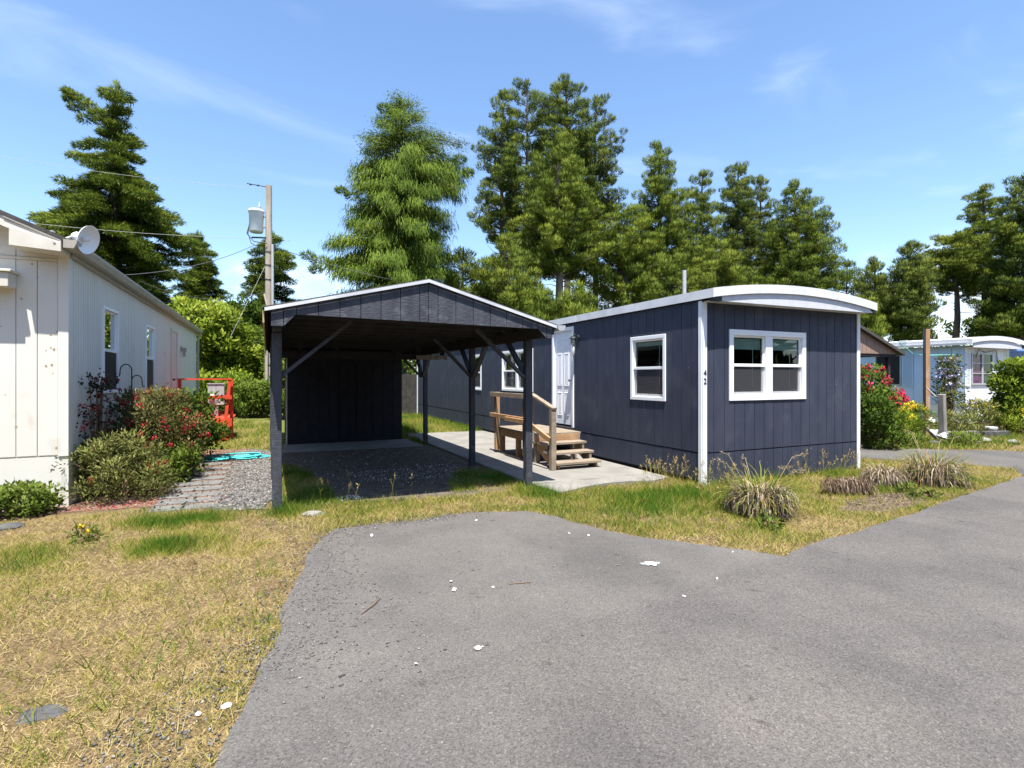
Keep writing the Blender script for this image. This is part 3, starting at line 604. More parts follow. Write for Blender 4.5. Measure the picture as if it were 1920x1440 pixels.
m = MB(); rr_ = random.Random(5)
for k in range(26):
    x, z, r_ = rr_.uniform(X0 + .15, X1 - .1), rr_.choice([rr_.uniform(.06, .45), rr_.uniform(.55, 2.6)]), rr_.uniform(.003, .008)
    if WIN_E[0] - .05 < x - X0 < WIN_E[1] + .05 and 1.2 < z < 2.4: continue
    m.add([(x + r_ * math.cos(a) * rr_.uniform(.5, 1.3), Y0 - .0162, z + r_ * math.sin(a) * rr_.uniform(.5, 2.0)) for a in np.linspace(0, 6.28, 7)[:-1]], [tuple(range(6))])
for k in range(16):
    y, z, r_ = rr_.uniform(Y0 + .2, 12), rr_.uniform(.55, 2.6), rr_.uniform(.003, .008)
    m.add([(X0 - .0162, y + r_ * math.cos(a) * rr_.uniform(.5, 1.3), z + r_ * math.sin(a) * rr_.uniform(.5, 2.0)) for a in np.linspace(0, 6.28, 7)[:-1]], [tuple(range(6))])
tag(m.build('paint_chip', pbr('chipped_paint', (.36, .37, .4), rough=.8), mh), kind='stuff')

# ================================================================== CARPORT
cp = thing('carport', 'open charcoal carport with a low gable front and timber posts beside the navy home', 'carport', (1.75, 9, 0))
YC = 6.37
posts = [(.10, 6.88), (.10, 9.1), (.10, 12.5), (3.42, 6.92), (3.36, 9.07), (3.44, 12.5)]
for i, (x, y) in enumerate(posts):
    q = .105 if x < 1 or y < 8 else .095
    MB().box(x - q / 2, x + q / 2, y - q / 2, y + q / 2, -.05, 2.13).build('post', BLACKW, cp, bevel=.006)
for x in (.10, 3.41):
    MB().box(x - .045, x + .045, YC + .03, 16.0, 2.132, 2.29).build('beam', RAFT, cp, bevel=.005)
EL, ER, RXc = (-.03, 2.335), (3.565, 2.285), (1.79, 2.775)           # eaves and ridge seen from the front
def zroof(x):
    return EL[1] + (RXc[1] - EL[1]) * (x - EL[0]) / (RXc[0] - EL[0]) if x < RXc[0] else ER[1] + (RXc[1] - ER[1]) * (ER[0] - x) / (ER[0] - RXc[0])
YB = 16.1
for a, b_ in ((EL, RXc), (RXc, ER)):
    MB().prism([a, b_, (b_[0], b_[1] + .02), (a[0], a[1] + .02)], 'y', YC + .0, YB).build('roof_deck', RAFT, cp)
    MB().prism([(a[0] + (-.02 if a is EL else 0), a[1] + .022), (b_[0] + (.02 if b_ is ER else 0), b_[1] + .022), (b_[0] + (.02 if b_ is ER else 0), b_[1] + .034), (a[0] + (-.02 if a is EL else 0), a[1] + .034)], 'y', YC - .03, YB).build('shingle_roof', SHINGLE, cp)
# white edge strip on the rake
for a, b_ in ((EL, RXc), (RXc, ER)):
    MB().prism([(a[0], a[1] - .016), (b_[0], b_[1] - .016), (b_[0], b_[1] + .021), (a[0], a[1] + .021)], 'y', YC - .046, YC - .0305).build('rake_trim', pbr('grey_white_trim', (.46, .48, .52), (.62, .63, .65), rough=.6, scale=4), cp)
# gable boards, cut to the roof slope above and to the notched lower edge
def zlow(x):
    if x < .16: return 2.165
    if x < .29: return 2.165 + (2.30 - 2.165) * (x - .16) / .13
    if x < 3.30: return 2.30 - .045 * (x - .29) / 3.0
    if x < 3.43: return 2.255 - (2.255 - 2.135) * (x - 3.30) / .13
    return 2.135
xb = [.03, .16, .29] + [.29 + (3.30 - .29) * i / 13 for i in range(1, 14)] + [3.43, 3.52]
xb = sorted(set([round(x, 4) for x in xb] + [1.79]))
for a, b_ in zip(xb[:-1], xb[1:]):
    g_ = .004
    MB().prism([(a + g_, zlow(a + g_)), (b_ - g_, zlow(b_ - 1e-4)), (b_ - g_, zroof(b_) - .015), (a + g_, zroof(a) - .015)], 'y', YC - .006 + random.uniform(-.001, .001), YC + .012).build('gable_board', BLACKW, cp)
MB().prism([(.035, 2.18), (.17, 2.18), (.30, 2.315), (3.29, 2.27), (3.42, 2.15), (3.515, 2.15), (3.515, zroof(3.515) - .03), (1.79, 2.74), (.035, zroof(.035) - .03)], 'y', YC + .0135, YC + .022).build('gable_backing', NAVYB, cp)
for k in range(16):                                                  # bottom chords of the trusses, seen from below
    y = YC + .35 + .61 * k
    if y > YB - .1: break
    MB().box(.0, 3.52, y - .019, y + .019, 2.292, 2.375).build('truss_chord', RAFT, cp)
    for a, b_ in ((EL, RXc), (ER, RXc)):
        MB().beam((a[0] + (.06 if a is EL else -.06), y + .04, a[1] - .03), (b_[0], y + .04, b_[1] - .05), .038, .085).build('rafter', RAFT, cp)
for k in range(9):                                                   # boarding under the roof
    x = .25 + k * .38
    MB().box(x - .05, x + .05, YC + .06, YB - .2, 2.378, 2.396).build('ceiling_batten', RAFT, cp)
# knee braces
def brace(p, q): MB().beam(p, q, .085, .042).build('brace', BLACKW, cp, bevel=.004)
brace((.15, 6.90, 1.62), (.95, 6.90, 2.30)); brace((3.37, 6.93, 1.60), (2.62, 6.93, 2.28))
brace((3.42, 6.98, 1.62), (3.42, 7.62, 2.14))
for y in (9.07, 12.5):
    brace((3.38, y - .05, 1.62), (3.38, y - .62, 2.14)); brace((3.38, y + .05, 1.62), (3.38, y + .62, 2.14)); brace((3.33, y, 1.62), (2.66, y, 2.28))
brace((.1, 6.96, 1.62), (.1, 7.55, 2.14))
# hanging storage rail
MB().box(.2, 2.75, 10.58, 10.62, 1.96, 2.075).build('storage_rail', RAFT, cp); MB().box(2.72, 3.36, 10.54, 10.578, 1.965, 2.05).build('storage_rail', GREYW, cp)
for x in (.55, 1.2, 2.3, 2.78, 3.28): MB().box(x - .045, x + .045, 10.621, 10.655, 1.98, 2.29).build('hanger', RAFT, cp)
# gutter end at the right eave
gt = MB(); gt.prism([(3.575, 2.31), (3.69, 2.31), (3.69, 2.275), (3.665, 2.245), (3.60, 2.235), (3.575, 2.26)], 'y', YC - .06, YB); gt.build('gutter', GALV, cp)
MB().box(EL[0] - .02, EL[0] - .002, YC + .03, YB, 2.20, 2.335).build('eave_board', pbr('unpainted_plywood', (.46, .38, .22), (.38, .3, .17), rough=.8), cp)
MB().box(ER[0] - .02, ER[0] - .001, YC + .03, YB, 2.19, 2.275).build('eave_board', BLACKW, cp)

# ---- shed under the back of the carport
sd = thing('storage_shed', 'dark storage shed with double doors under the back of the carport', 'shed', (1.77, 14.7, 0))
SX0, SX1, SY0, SY1 = .42, 3.12, 13.55, 15.9
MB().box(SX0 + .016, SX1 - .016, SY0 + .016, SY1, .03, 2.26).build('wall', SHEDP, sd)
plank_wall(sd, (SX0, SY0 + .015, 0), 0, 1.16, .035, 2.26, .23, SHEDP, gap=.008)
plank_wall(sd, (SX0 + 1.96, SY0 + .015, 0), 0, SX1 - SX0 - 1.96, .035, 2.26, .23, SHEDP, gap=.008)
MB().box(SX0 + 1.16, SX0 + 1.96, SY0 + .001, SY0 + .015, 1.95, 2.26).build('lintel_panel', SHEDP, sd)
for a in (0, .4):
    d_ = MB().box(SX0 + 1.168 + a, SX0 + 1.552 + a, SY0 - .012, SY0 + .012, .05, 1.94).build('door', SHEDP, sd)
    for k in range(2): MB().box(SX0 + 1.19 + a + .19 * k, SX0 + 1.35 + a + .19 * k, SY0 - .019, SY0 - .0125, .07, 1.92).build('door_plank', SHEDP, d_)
plank_wall(sd, (SX0 + .016, SY1, 0), -math.pi / 2, SY1 - SY0, .035, 2.2, .23, SHEDP, gap=.008)
MB().box(SX0 - .03, SX0 - .001, SY0 - .012, SY0 + .06, .03, 2.2).build('corner_trim', CREAMT, sd)

# ================================================================== ENTRY STEPS
es = thing('entry_steps', 'wooden entry deck with three treads and handrail at the white door', 'steps', (4.9, 9.2, 0))
DX0, DX1, DY0, DY1, DZ = 4.40, 5.36, 8.62, 10.35, .58
for k in range(12):
    y = DY0 + (DY1 - DY0) * k / 12; MB().box(DX0 - .03, DX1 + .02, y + .004, y + (DY1 - DY0) / 12 - .004, DZ - .028 - random.uniform(0, .002), DZ).build('deck_board', WEATH, es)
for a in ((DX0, DX0 + .038, DY0, DY1), (DX1 - .04, DX1, DY0, DY1), (DX0 + .04, DX1 - .042, DY0, DY0 + .038), (DX0 + .04, DX1 - .042, DY1 - .038, DY1)):
    MB().box(*a, DZ - .175, DZ - .031).build('joist', CEDAR if a[0] < 4.45 else WEATH, es, bevel=.003)
for x in (DX0 + .085, DX1 - .09):
    for y in (DY0 + .09, (DY0 + DY1) / 2, DY1 - .08): MB().box(x - .045, x + .045, y - .045, y + .045, .04, DZ - .032).build('leg', WEATH if y < 9 else CEDAR, es, bevel=.003)
for k, (yy, zz) in enumerate(((7.93, .165), (8.17, .305), (8.41, .445))):
    t_ = MB().box(DX0 + .0, DX1 - .07, yy - .13, yy + .12, zz - .04, zz).build('tread', WEATH, es, bevel=.004)
for x in (DX0 + .045, DX1 - .16):
    s_ = MB().prism([(7.86, .045), (8.1, .045), (8.62, .30), (8.62, .405), (8.29, .405), (8.29, .264), (8.05, .264), (8.05, .124), (7.86, .124)], 'x', x, x + .04); s_.build('stringer', CEDAR if x < 4.6 else WEATH, es)
RP = [(DX0 - .05, DY1 - .1, .10, 1.30, CEDAR), (DX0 - .05, DY0 + .28, .14, 1.14, CEDAR), (DX0 - .05, DY0 + .05, DZ - .15, 1.28, WEATH), (DX0 - .05, 7.86, .045, 1.06, WEATH)]
for x, y, a, b_, m in RP: MB().box(x - .045, x + .045, y - .045, y + .045, a, b_).build('rail_post', m, es, bevel=.004)
MB().box(DX0 - .138, DX0 - .098, DY0 - .02, DY1 + .08, 1.21, 1.30).build('handrail', WEATH, es, bevel=.003)
MB().box(DX0 - .138, DX0 - .098, DY0 + .1, DY1 + .1, .78, .865).build('mid_rail', CEDAR, es, bevel=.003)
MB().box(DX0 - .18, DX0 - .14, DY0 - .02, DY0 + .95, .755, .835).build('mid_rail', CEDAR, es, bevel=.003)
MB().beam((DX0 - .05, DY0 + .04, 1.305), (DX0 - .05, 7.80, 1.075), .09, .038).build('handrail', WEATH, es, bevel=.003)
MB().beam((DX0 - .16, DY0 + .0, .80), (DX0 - .12, 7.84, .56), .038, .085).build('mid_rail', CEDAR, es, bevel=.003)

# ================================================================== WHITE HOUSE on the left
HX, HY0, HY1 = -2.25, 8.30, 21.4; HE, HK = 3.12, .64
wh = thing('white_house', 'long cream white house with taupe gutter at the left of the picture', 'house', (-6, 15, 0))
TF = local((-9.6, HY0, 0), 0); TR = local((HX, HY0, 0), math.pi / 2)
W1 = (9.77 - HY0, 10.66 - HY0, 1.36, 2.68); W2 = (12.85 - HY0, 13.75 - HY0, 1.32, 2.68); D1 = (16.0 - HY0, 17.0 - HY0, .62, 2.86)
cr = MB(); cr.prism([(-9.6 + .02, .0), (HX - .02, .0), (HX - .02, HE - .02), (-6.0, HE + 1.55), (-9.58, HE - .02)], 'y', HY0 + .02, HY0 + .1)
cr.box(-9.58, -9.5, HY0 + .1, HY1, 0, HE - .05).box(-9.5, HX - .1, HY1 - .1, HY1, 0, HE - .05)
sh2 = MB(); shell(TR, HY1 - HY0, .0, HE - .02, [W1, W2], sh2, off=.016, th=.05); cr.v += []; cr.add(sh2.v, sh2.f)
cr.build('wall', CREAMT, wh)
MB().box(HX - 1.2, HX - 1.15, HY0 + .2, HY1 - .2, .3, 3.0).build('interior', INTER, wh)
plank_wall(wh, (-9.6 + .045, HY0 + .018, 0), 0, 9.6 + HX - .14, HK + .01, 3.02, .201, CREAM, gap=.008, th=.016)
plank_wall(wh, (-9.6 + .045, HY0 + .018, 0), 0, 9.6 + HX - .14, 3.06, 4.8, .402, CREAM, gap=.008, th=.014, zf=lambda u: HE + .088 + .43 * min(abs(9.6 + HX - (u + .045)), abs(u + .045)))
MB().box(-9.55, HX - .095, HY0 - .012, HY0 + .018, 3.022, 3.055).build('band_trim', CREAMT, wh)
MB().box(HX - .093, HX + .012, HY0 - .014, HY0 + .018, HK - .01, HE).build('corner_trim', CREAM, wh, bevel=.003)
MB().box(HX - .015, HX + .012, HY0 + .0185, HY0 + .11, HK - .01, HE).build('corner_trim', CREAM, wh, bevel=.003)
MB().box(-9.58, HX + .008, HY0 + .001, HY0 + .018, .0, HK - .012).build('skirting', CREAM, wh)
MB().box(HX - .0155, HX + .006, HY0 + .0185, HY1, .0, HK - .012).build('skirting', CREAM, wh)
# grooved sheets of the long side: eleven, each with its own fine grooves
ns = 11; sw = (HY1 - HY0 - .12) / ns
for k in range(ns):
    a = HY0 + .112 + k * sw; b_ = a + sw - .006; m = MB()
    cuts = [(a, b_, HK, HE)]
    for wv in (W1, W2, D1):
        wa, wb = wv[0] + HY0, wv[1] + HY0; new = []
        for (s0, s1, q0, q1) in cuts:
            if s1 <= wa or s0 >= wb: new.append((s0, s1, q0, q1)); continue
            if s0 < wa: new.append((s0, wa, q0, q1))
            if s1 > wb: new.append((wb, s1, q0, q1))
            if wv[2] > q0: new.append((max(s0, wa), min(s1, wb), q0, wv[2]))
            new.append((max(s0, wa), min(s1, wb), wv[3], q1))
        cuts = new
    for (s0, s1, q0, q1) in cuts:
        y = s0
        while y < s1 - .005:
            e_ = min(y + .098, s1); m.box(HX - .0145, HX + random.uniform(-.0008, .0008), y + .0035, e_ - .0035, q0, q1); y += .1016
    m.build('siding_sheet', CREAM, wh)
for wv in (W1, W2):
    window(wh, TR, *wv, units=1, trim=.045, glass=GLASSM, room=False, screen=False, depth=.07)
# screens on the lower sashes, curtain in the upper one of the further window
for wv in (W1, W2):
    m = MB(); lbox(m, TR, wv[0] + .06, wv[1] - .06, -.006, -.002, wv[2] + .06, (wv[2] + wv[3]) / 2 - .03); m.build('window_screen', SCREEN, wh)
m = MB(); zc0, zc1 = 2.04, 2.6
for k in range(6):
    ya, yb = W2[0] + .08 + .125 * k, W2[0] + .08 + .125 * (k + 1); lbox(m, TR, ya, yb - .02, .075 + .02 * (k % 2), .085 + .02 * (k % 2), zc0, zc1)
m.build('curtain', CURTA, wh)
m = MB(); u0, u1, z0, z1 = D1
for a, b_, c0, c1 in ((u0, u0 + .06, z0, z1), (u1 - .06, u1, z0, z1), (u0 + .06, u1 - .06, z1 - .06, z1)): lbox(m, TR, a, b_, -.03, .04, c0, c1)
m.build('door_casing', CREAMT, wh)
m = MB(); lbox(m, TR, u0 + .062, u1 - .062, -.004, .03, z0, z1 - .062); dr = m.build('door', pbr('pinkish_door', (.62, .52, .48), (.57, .48, .45), rough=.5), wh)
MB().lathe([(0, 0), (.03, 0), (.015, .03), (.03, .045), (.03, .07), (0, .08)], 12, TR(u0 + .15, -.004, 1.55), (1, 0, 0)).build('handle', METAL, dr)
lm = MB().box(HX, HX + .03, 17.7, 17.8, 2.36, 2.5).box(HX + .031, HX + .14, 17.68, 17.82, 2.33, 2.45).box(HX + .05, HX + .12, 17.7, 17.8, 2.2, 2.329); lm.build('wall_lamp', GUTTER, wh, bevel=.006)
# roof with shingles, rake boards, boxed eave return and the long gutter
SL = .43; rt = lambda x: HE + .10 + SL * (HX + .12 - x)
MB().prism([(HX + .12, rt(HX + .12) - .02), (-6.0, rt(-6.0) - .02), (-6.0, rt(-6.0) + .02), (HX + .12, rt(HX + .12) + .02)], 'y', HY0 - .34, HY1 + .2).build('roof', SHINGLE, wh)
MB().prism([(-9.8, HE + .05), (-6.0, rt(-6.0) - .02), (-6.0, rt(-6.0) + .02), (-9.8, HE + .09)], 'y', HY0 - .34, HY1 + .2).build('roof', SHINGLE, wh)
MB().prism([(HX + .02, rt(HX + .02) - .15), (-6.0, rt(-6.0) - .15), (-6.0, rt(-6.0) - .022), (HX + .02, rt(HX + .02) - .022)], 'y', HY0 - .32, HY0 - .285).build('rake_board', CREAMT, wh)
MB().prism([(HX + .03, rt(HX + .03) - .05), (HX - .5, rt(HX - .5) - .05), (HX - .5, rt(HX - .5) - .022), (HX + .03, rt(HX + .03) - .022)], 'y', HY0 - .335, HY0 - .321).build('flashing', GUTTER, wh)
MB().prism([(HX - .445, HE + .0), (HX + .03, HE - .03), (HX + .03, rt(HX + .03) - .055), (HX - .445, rt(HX - .445) - .13)], 'y', HY0 - .345, HY0 - .02).build('eave_return', CREAMT, wh, bevel=.004)
MB().prism([(HX - .44, rt(HX - .44) - .06), (-6, rt(-6.0) - .06), (-6, rt(-6.0) - .04), (HX - .44, rt(HX - .44) - .04)], 'y', HY0 - .284, HY0 + .02).build('soffit', CREAMT, wh)
gt = MB(); gt.prism([(HX + .05, HE + .12), (HX + .18, HE + .12), (HX + .18, HE + .085), (HX + .15, HE + .02), (HX + .05, HE + .02)], 'y', HY0 - .35, HY1 + .15); gt.build('gutter', GUTTER, wh)
MB().box(HX + .005, HX + .048, HY0 - .0, HY1 + .1, HE - .03, HE + .12).build('fascia', GUTTER, wh)
MB().tube([(HX + .11, HY1 - .02, HE + .02), (HX + .06, HY1 - .02, HE - .2), (HX + .05, HY1 - .02, .2)], .035, 8).build('downpipe', GUTTER, wh)
hd = MB(); hd.prism([(-2.71, 2.83), (-5.2, 2.83), (-5.2, 2.86), (-2.70, 2.86)], 'y', HY0 - .26, HY0 + .0).box(-5.2, -2.74, HY0 - .23, HY0 - .001, 2.66, 2.829); hd.build('window_hood', CREAMT, wh, bevel=.004)

m = MB(); rr_ = random.Random(12)
for (px_, py_) in ((95, 628), (108, 622), (110, 629), (95, 652), (86, 657), (101, 655), (109, 655), (86, 686), (97, 684), (110, 686), (99, 700), (10, 740), (2, 612), (40, 560), (60, 495), (105, 840), (30, 800), (70, 520)):
    t_ = (px_ - 960) / F; X_ = (HY0 - .0015) * (t_ * CS + SN) / (CS - t_ * SN); d_ = X_ * SN + HY0 * CS; z_ = CAMH + (HY - py_) / F * d_; r_ = rr_.uniform(.006, .016)
    m.add([(X_ + r_ * math.cos(a) * rr_.uniform(.7, 1.2), HY0 - .0005, z_ + r_ * math.sin(a) * rr_.uniform(.7, 1.4)) for a in np.linspace(0, 6.28, 9)[:-1]], [tuple(range(8))])
tag(m.build('rust_stain', pbr('rust_stain', (.30, .21, .12), (.42, .33, .2), rough=.8, scale=60), wh), kind='stuff')
# ---- small satellite dish on its roof corner
dp = AT(163, 6.55); dz = ZZ(449, 6.55)
ax = Vector(RIGHT * .95 + FWD * .06 + np.array([0, 0, -.26])).normalized(); C0 = Vector((dp.x, dp.y, dz))
dish = thing('satellite_dish', 'small white round dish antenna on the roof corner of the cream house', 'satellite dish', (C0.x - .3, C0.y, HE + .15))
R_d = .172; MB().lathe([(0, -.055)] + [(R_d * k / 10, -.055 + .075 * (k / 10) ** 2) for k in range(1, 11)] + [(R_d + .006, .024), (R_d, .01)] + [(R_d * k / 10, -.065 + .075 * (k / 10) ** 2) for k in range(9, -1, -1)], 28, C0, ax).build('reflector', WHITEF, dish)
MB().lathe([(0, .0), (.03, 0), (.035, -.05), (.03, -.06)], 14, C0 + ax * .01, ax).build('feed', WHITE, dish)
bk = C0 - ax * .07
MB().lathe([(.0, .02), (.05, .02), (.06, -.06), (.035, -.1), (0, -.1)], 14, bk, ax).build('housing', WHITEF, dish)
mt = C0 - Vector(RIGHT) * .33 + Vector((0, 0, -.02))
MB().tube([bk - ax * .08, mt], .018, 8).build('arm', WHITE, dish)
MB().tube([mt + Vector((-.13, 0, .1)), mt + Vector((.02, 0, -.02)), Vector((HX - .03, HY0 - .35, HE + .06))], .012, 7).build('bracket', GALV, dish)
MB().beam(mt + Vector((-.16, 0, .07)), mt + Vector((-.06, 0, .11)), .09, .02).build('foot', GALV, dish)

# ================================================================== LEFT GARDEN THINGS
# paver path
pp = tag(bpy.data.objects.new('garden_path', None), kind='structure'); COL.objects.link(pp); pp.location = (-.95, 9.4, 0)
for k, y in enumerate((7.62, 8.0, 8.39, 8.8, 9.23, 9.68, 10.15, 10.65, 11.2)):
    a = -1.28 + random.uniform(-.03, .03); b_ = -.60 + random.uniform(-.03, .03)
    o = MB().box(-(b_ - a) / 2, (b_ - a) / 2, -.135, .135, -.03, .018 + random.uniform(0, .006)).build('paver', PAVER, pp, bevel=.006)
    o.location = ((a + b_) / 2, y, 0); o.rotation_euler = (0, 0, random.uniform(-.03, .03) - .05)
# shepherd hook with two arms
hp = AT(247, 8.75); zt = ZZ(683, 8.75)
hk = thing('shepherd_hook', 'black iron shepherd hook with two curled arms against the cream wall', 'garden hook', (hp.x, hp.y, 0))
rv = Vector(RIGHT)
MB().tube([(hp.x, hp.y, -.02), (hp.x, hp.y, zt - .1)], .009, 8).build('pole', METAL, hk)
c0 = Vector((hp.x, hp.y, zt - .1)) - rv * .095
big = [c0 + rv * (.095 * math.cos(a)) + Vector((0, 0, .1 * math.sin(a))) for a in np.linspace(0, math.pi, 10)]
big += [c0 + rv * -.10 + Vector((0, 0, -.07)), c0 + rv * -.12 + Vector((0, 0, -.1)), c0 + rv * -.15 + Vector((0, 0, -.105)), c0 + rv * -.165 + Vector((0, 0, -.07))]
MB().tube(big, .009, 8).build('hook_arm', METAL, hk)
c1 = Vector((hp.x, hp.y, zt - .27)) + rv * .085
sm = [c1 + rv * (-.085 * math.cos(a)) + Vector((0, 0, .09 * math.sin(a))) for a in np.linspace(0, math.pi, 10)] + [c1 + rv * .09 + Vector((0, 0, -.06)), c1 + rv * .10 + Vector((0, 0, -.1)), c1 + rv * .125 + Vector((0, 0, -.09))]
MB().tube(sm, .008, 8).build('hook_arm', METAL, hk)
# feeder
fp = c0 - rv * .14 + Vector((0, 0, -.105))
fd = thing('hummingbird_feeder', 'small red and clear hummingbird feeder hanging from the left hook arm', 'bird feeder', (fp.x, fp.y, fp.z - .2))
REDPL = pbr('red_plastic', (.55, .02, .03), rough=.3, spec=.5)
MB().tube([fp + Vector((0, 0, .01)), fp + Vector((0, 0, -.03))], .004, 6).build('wire', METAL, fd)
MB().lathe([(0, 0), (.035, 0), (.04, -.02), (.035, -.03), (0, -.03)], 16, fp + Vector((0, 0, -.03))).build('cap', REDPL, fd)
MB().lathe([(0, 0), (.034, 0), (.034, -.09), (.022, -.12), (0, -.12)], 16, fp + Vector((0, 0, -.061))).build('bottle', pbr('clear_pinkish_glass', (.6, .55, .56), rough=.1, spec=.8), fd)
MB().lathe([(0, 0), (.05, -.004), (.062, -.02), (.05, -.03), (0, -.03)], 18, fp + Vector((0, 0, -.182))).build('base', REDPL, fd)
# red deck rail
rd = thing('red_deck', 'orange red painted wooden landing with a railing at the side door', 'deck', (-1.5, 16, 0))
ry, rx0, rx1 = 15.4, -1.98, -.88
MB().box(rx0 - .2, rx1 + .05, ry, 17.2, .50, .545).build('deck_floor', REDP, rd); MB().box(rx0 - .2, rx1 + .05, ry - .03, ry - .002, .36, .545).build('rim_board', REDP, rd)
for x, y, dx in ((rx0, ry, 0), (rx1, ry, -.14), (rx1 + .03, ry + .16, 0)): MB().beam((x + dx, y + .05, 0), (x, y + .05, 1.54), .075, .075).build('post', REDP, rd)
MB().box(rx0 - .05, rx1 + .06, ry - .0, ry + .1, 1.541, 1.58).build('rail', REDP, rd); MB().box(rx0 - .04, rx1 + .05, ry - .042, ry - .002, 1.05, 1.15).build('rail', REDP, rd)
for k in range(1): MB().box(rx1 - .30 + .16 * k, rx1 - .02, ry - .30 + .08 * k, ry - .045, .0 + .2 * k, .2 + .2 * k).build('step', REDP, rd)
# meter
em = thing('electric_meter', 'pale grey electric meter box behind the red railing', 'meter box', (-.95, 17.9, 0))
ex, ey = AT(405, 14.6).x, AT(405, 14.6).y
MB().box(ex - .2, ex + .2, ey, ey + .14, .85, 1.42).build('cabinet', GALV, em, bevel=.01)
MB().box(ex - .21, ex + .21, ey - .02, ey + .15, 1.421, 1.445).build('cabinet_lid', GALV, em); MB().box(ex - .004, ex + .004, ey - .006, ey - .0005, .87, 1.41).build('door_seam', METAL, em)
MB().lathe([(0, .075), (.05, .075), (.065, .06), (.07, 0), (.085, 0), (.085, -.005)], 20, Vector((ex - .1, ey - .004, 1.05)), (0, -1, 0)).build('meter_dial', WHITE, em)
MB().box(ex - .05, ex + .05, ey + .02, ey + .12, -.02, .849).build('stand_post', GREYW, em)
# hose, coiled loosely on the path end
pts = []; rnd = random.Random(3)
for k in range(150):
    a = k * .21; q = k / 150
    pts.append(Vector((-.52 + .52 * math.cos(a) * (.78 + .2 * math.sin(a * .37)) + .08 * math.sin(k * .05), 11.75 + .33 * math.sin(a) * (.75 + .25 * math.cos(a * .23 + 1)) + .1 * math.cos(k * .06), .02 + .012 * ((k // 30)) + .01 * abs(math.sin(k * .4)))))
pts += [Vector((-1.0, 11.5, .03)), Vector((-1.3, 11.9, .03)), Vector((-1.5, 12.4, .1))]
tag(MB().tube(pts, .013, 6).build('garden_hose', HOSE), 'turquoise garden hose coiled loosely at the end of the paver path', 'hose')
# rocks
def rock(name, c, r, mat, label, cat='rock', group=None, sq=(1, 1, .7), seed=0):
    bm = bmesh.new(); bmesh.ops.create_icosphere(bm, subdivisions=3, radius=1)
    rr = random.Random(seed); ofs = [Vector([rr.uniform(-1, 1) for _ in range(3)]).normalized() for _ in range(9)]; cut = [rr.uniform(.62, .95) for _ in range(9)]
    for v in bm.verts:
        d = v.co.normalized(); s_ = min([1] + [c_ / max(d.dot(o_), 1e-3) for o_, c_ in zip(ofs, cut) if d.dot(o_) > .3])
        v.co = Vector((d.x * sq[0], d.y * sq[1], d.z * sq[2])) * s_ * r * (1 + .04 * rr.uniform(-1, 1))
    me = bpy.data.meshes.new(name); bm.to_mesh(me); bm.free(); me.materials.append(mat); o = link(name, me); o.location = c
    return tag(o, label, cat, group)
q = G(8, 945); rock('garden_rock', (q.x - .02, q.y, .27), .17, ROCK, 'dark grey rock on top of the stack at the left edge', seed=1)
rock('garden_rock', (q.x, q.y - .02, .07), .2, ROCK, 'dark grey rock at the bottom of the stack at the left edge', seed=2)
q = G(8, 990); rock('garden_rock', (q.x, q.y, .01), .13, ROCK, 'flat dark stone in the mulch at the left edge', sq=(1.3, 1, .3), seed=3)
q = G(588, 966); rock('garden_rock', (q.x, q.y, .005), .11, PALER, 'pale flat stone in the grass beside the front carport post', sq=(1.3, .9, .45), seed=4)
q = G(78, 1338); rock('garden_rock', (q.x, q.y, -.005), .085, ROCK, 'flat dark slab sunk into the dry lawn in the bottom left corner', sq=(1.4, .9, .28), seed=5)
q = G(425, 1327); rock('garden_rock', (q.x, q.y, .01), .022, PAINTW, 'larger white stone at the lawn edge near the bottom', sq=(1.2, .8, .5), seed=6)
q = G(371, 1343); rock('garden_rock', (q.x, q.y, .01), .017, PAINTW, 'smaller white stone in the grass left of the other white stone', sq=(.9, .9, .5), seed=7)

# ================================================================== UTILITY POLE AND WIRES
PD = 23.0; pb = AT(504, PD); ptop = ZZ(348, PD)
up = thing('utility_pole', 'weathered wooden utility pole with a grey transformer behind the carport', 'utility pole', (pb.x, pb.y, 0))
MB().tube([(pb.x, pb.y, -.1), (pb.x, pb.y, ptop * .5), (pb.x, pb.y, ptop)], [.17, .15, .125], 14).build('pole', POLEW, up)
tp = AT(480.5, PD - .1); tz0, tz1 = ZZ(437, PD), ZZ(397, PD)
tr_ = MB().lathe([(0, tz0), (.25, tz0), (.275, tz0 + .05), (.29, tz1 - .1), (.33, tz1 - .06), (.33, tz1), (.28, tz1 + .05), (0, tz1 + .07)], 22, (tp.x, tp.y, 0)).build('transformer', TRANSF, up)
MB().lathe([(.05, 0), (.05, .05), (.08, .07), (.045, .1), (.08, .13), (.04, .16), (.06, .19), (.02, .22), (.012, .36), (0, .36)], 10, (tp.x + .12, tp.y, tz1 + .04)).build('bushing', GALV, tr_)
for z in (tz0 + .25, tz1 - .22): MB().beam((tp.x + .25, tp.y, z), (pb.x - .1, pb.y, z), .1, .06).build('bracket', GALV, up)
for s in (.0, .12): MB().lathe([(.015, -.05), (.05, -.03), (.03, 0), (.05, .03), (.015, .05)], 8, (pb.x - .42 - 2.4 * s, pb.y - .05, ZZ(351, PD)), (1, 0, 0)).build('insulator', METAL, up)
MB().tube([(pb.x - .1, pb.y, ZZ(351, PD)), (pb.x - .85, pb.y - .05, ZZ(350, PD))], .018, 6).build('insulator_rod', METAL, up)
MB().tube([AT(511, PD - .15, ZZ(460, PD)), AT(511.5, PD - .15, 0)], .055, 8).build('conduit', GALV, up)
MB().tube([AT(495, PD - .15, ZZ(552, PD)), AT(501, PD - .25, ZZ(575, PD)), AT(500, PD - .3, 0)], .035, 8).build('riser_pipe', POLEW, up)
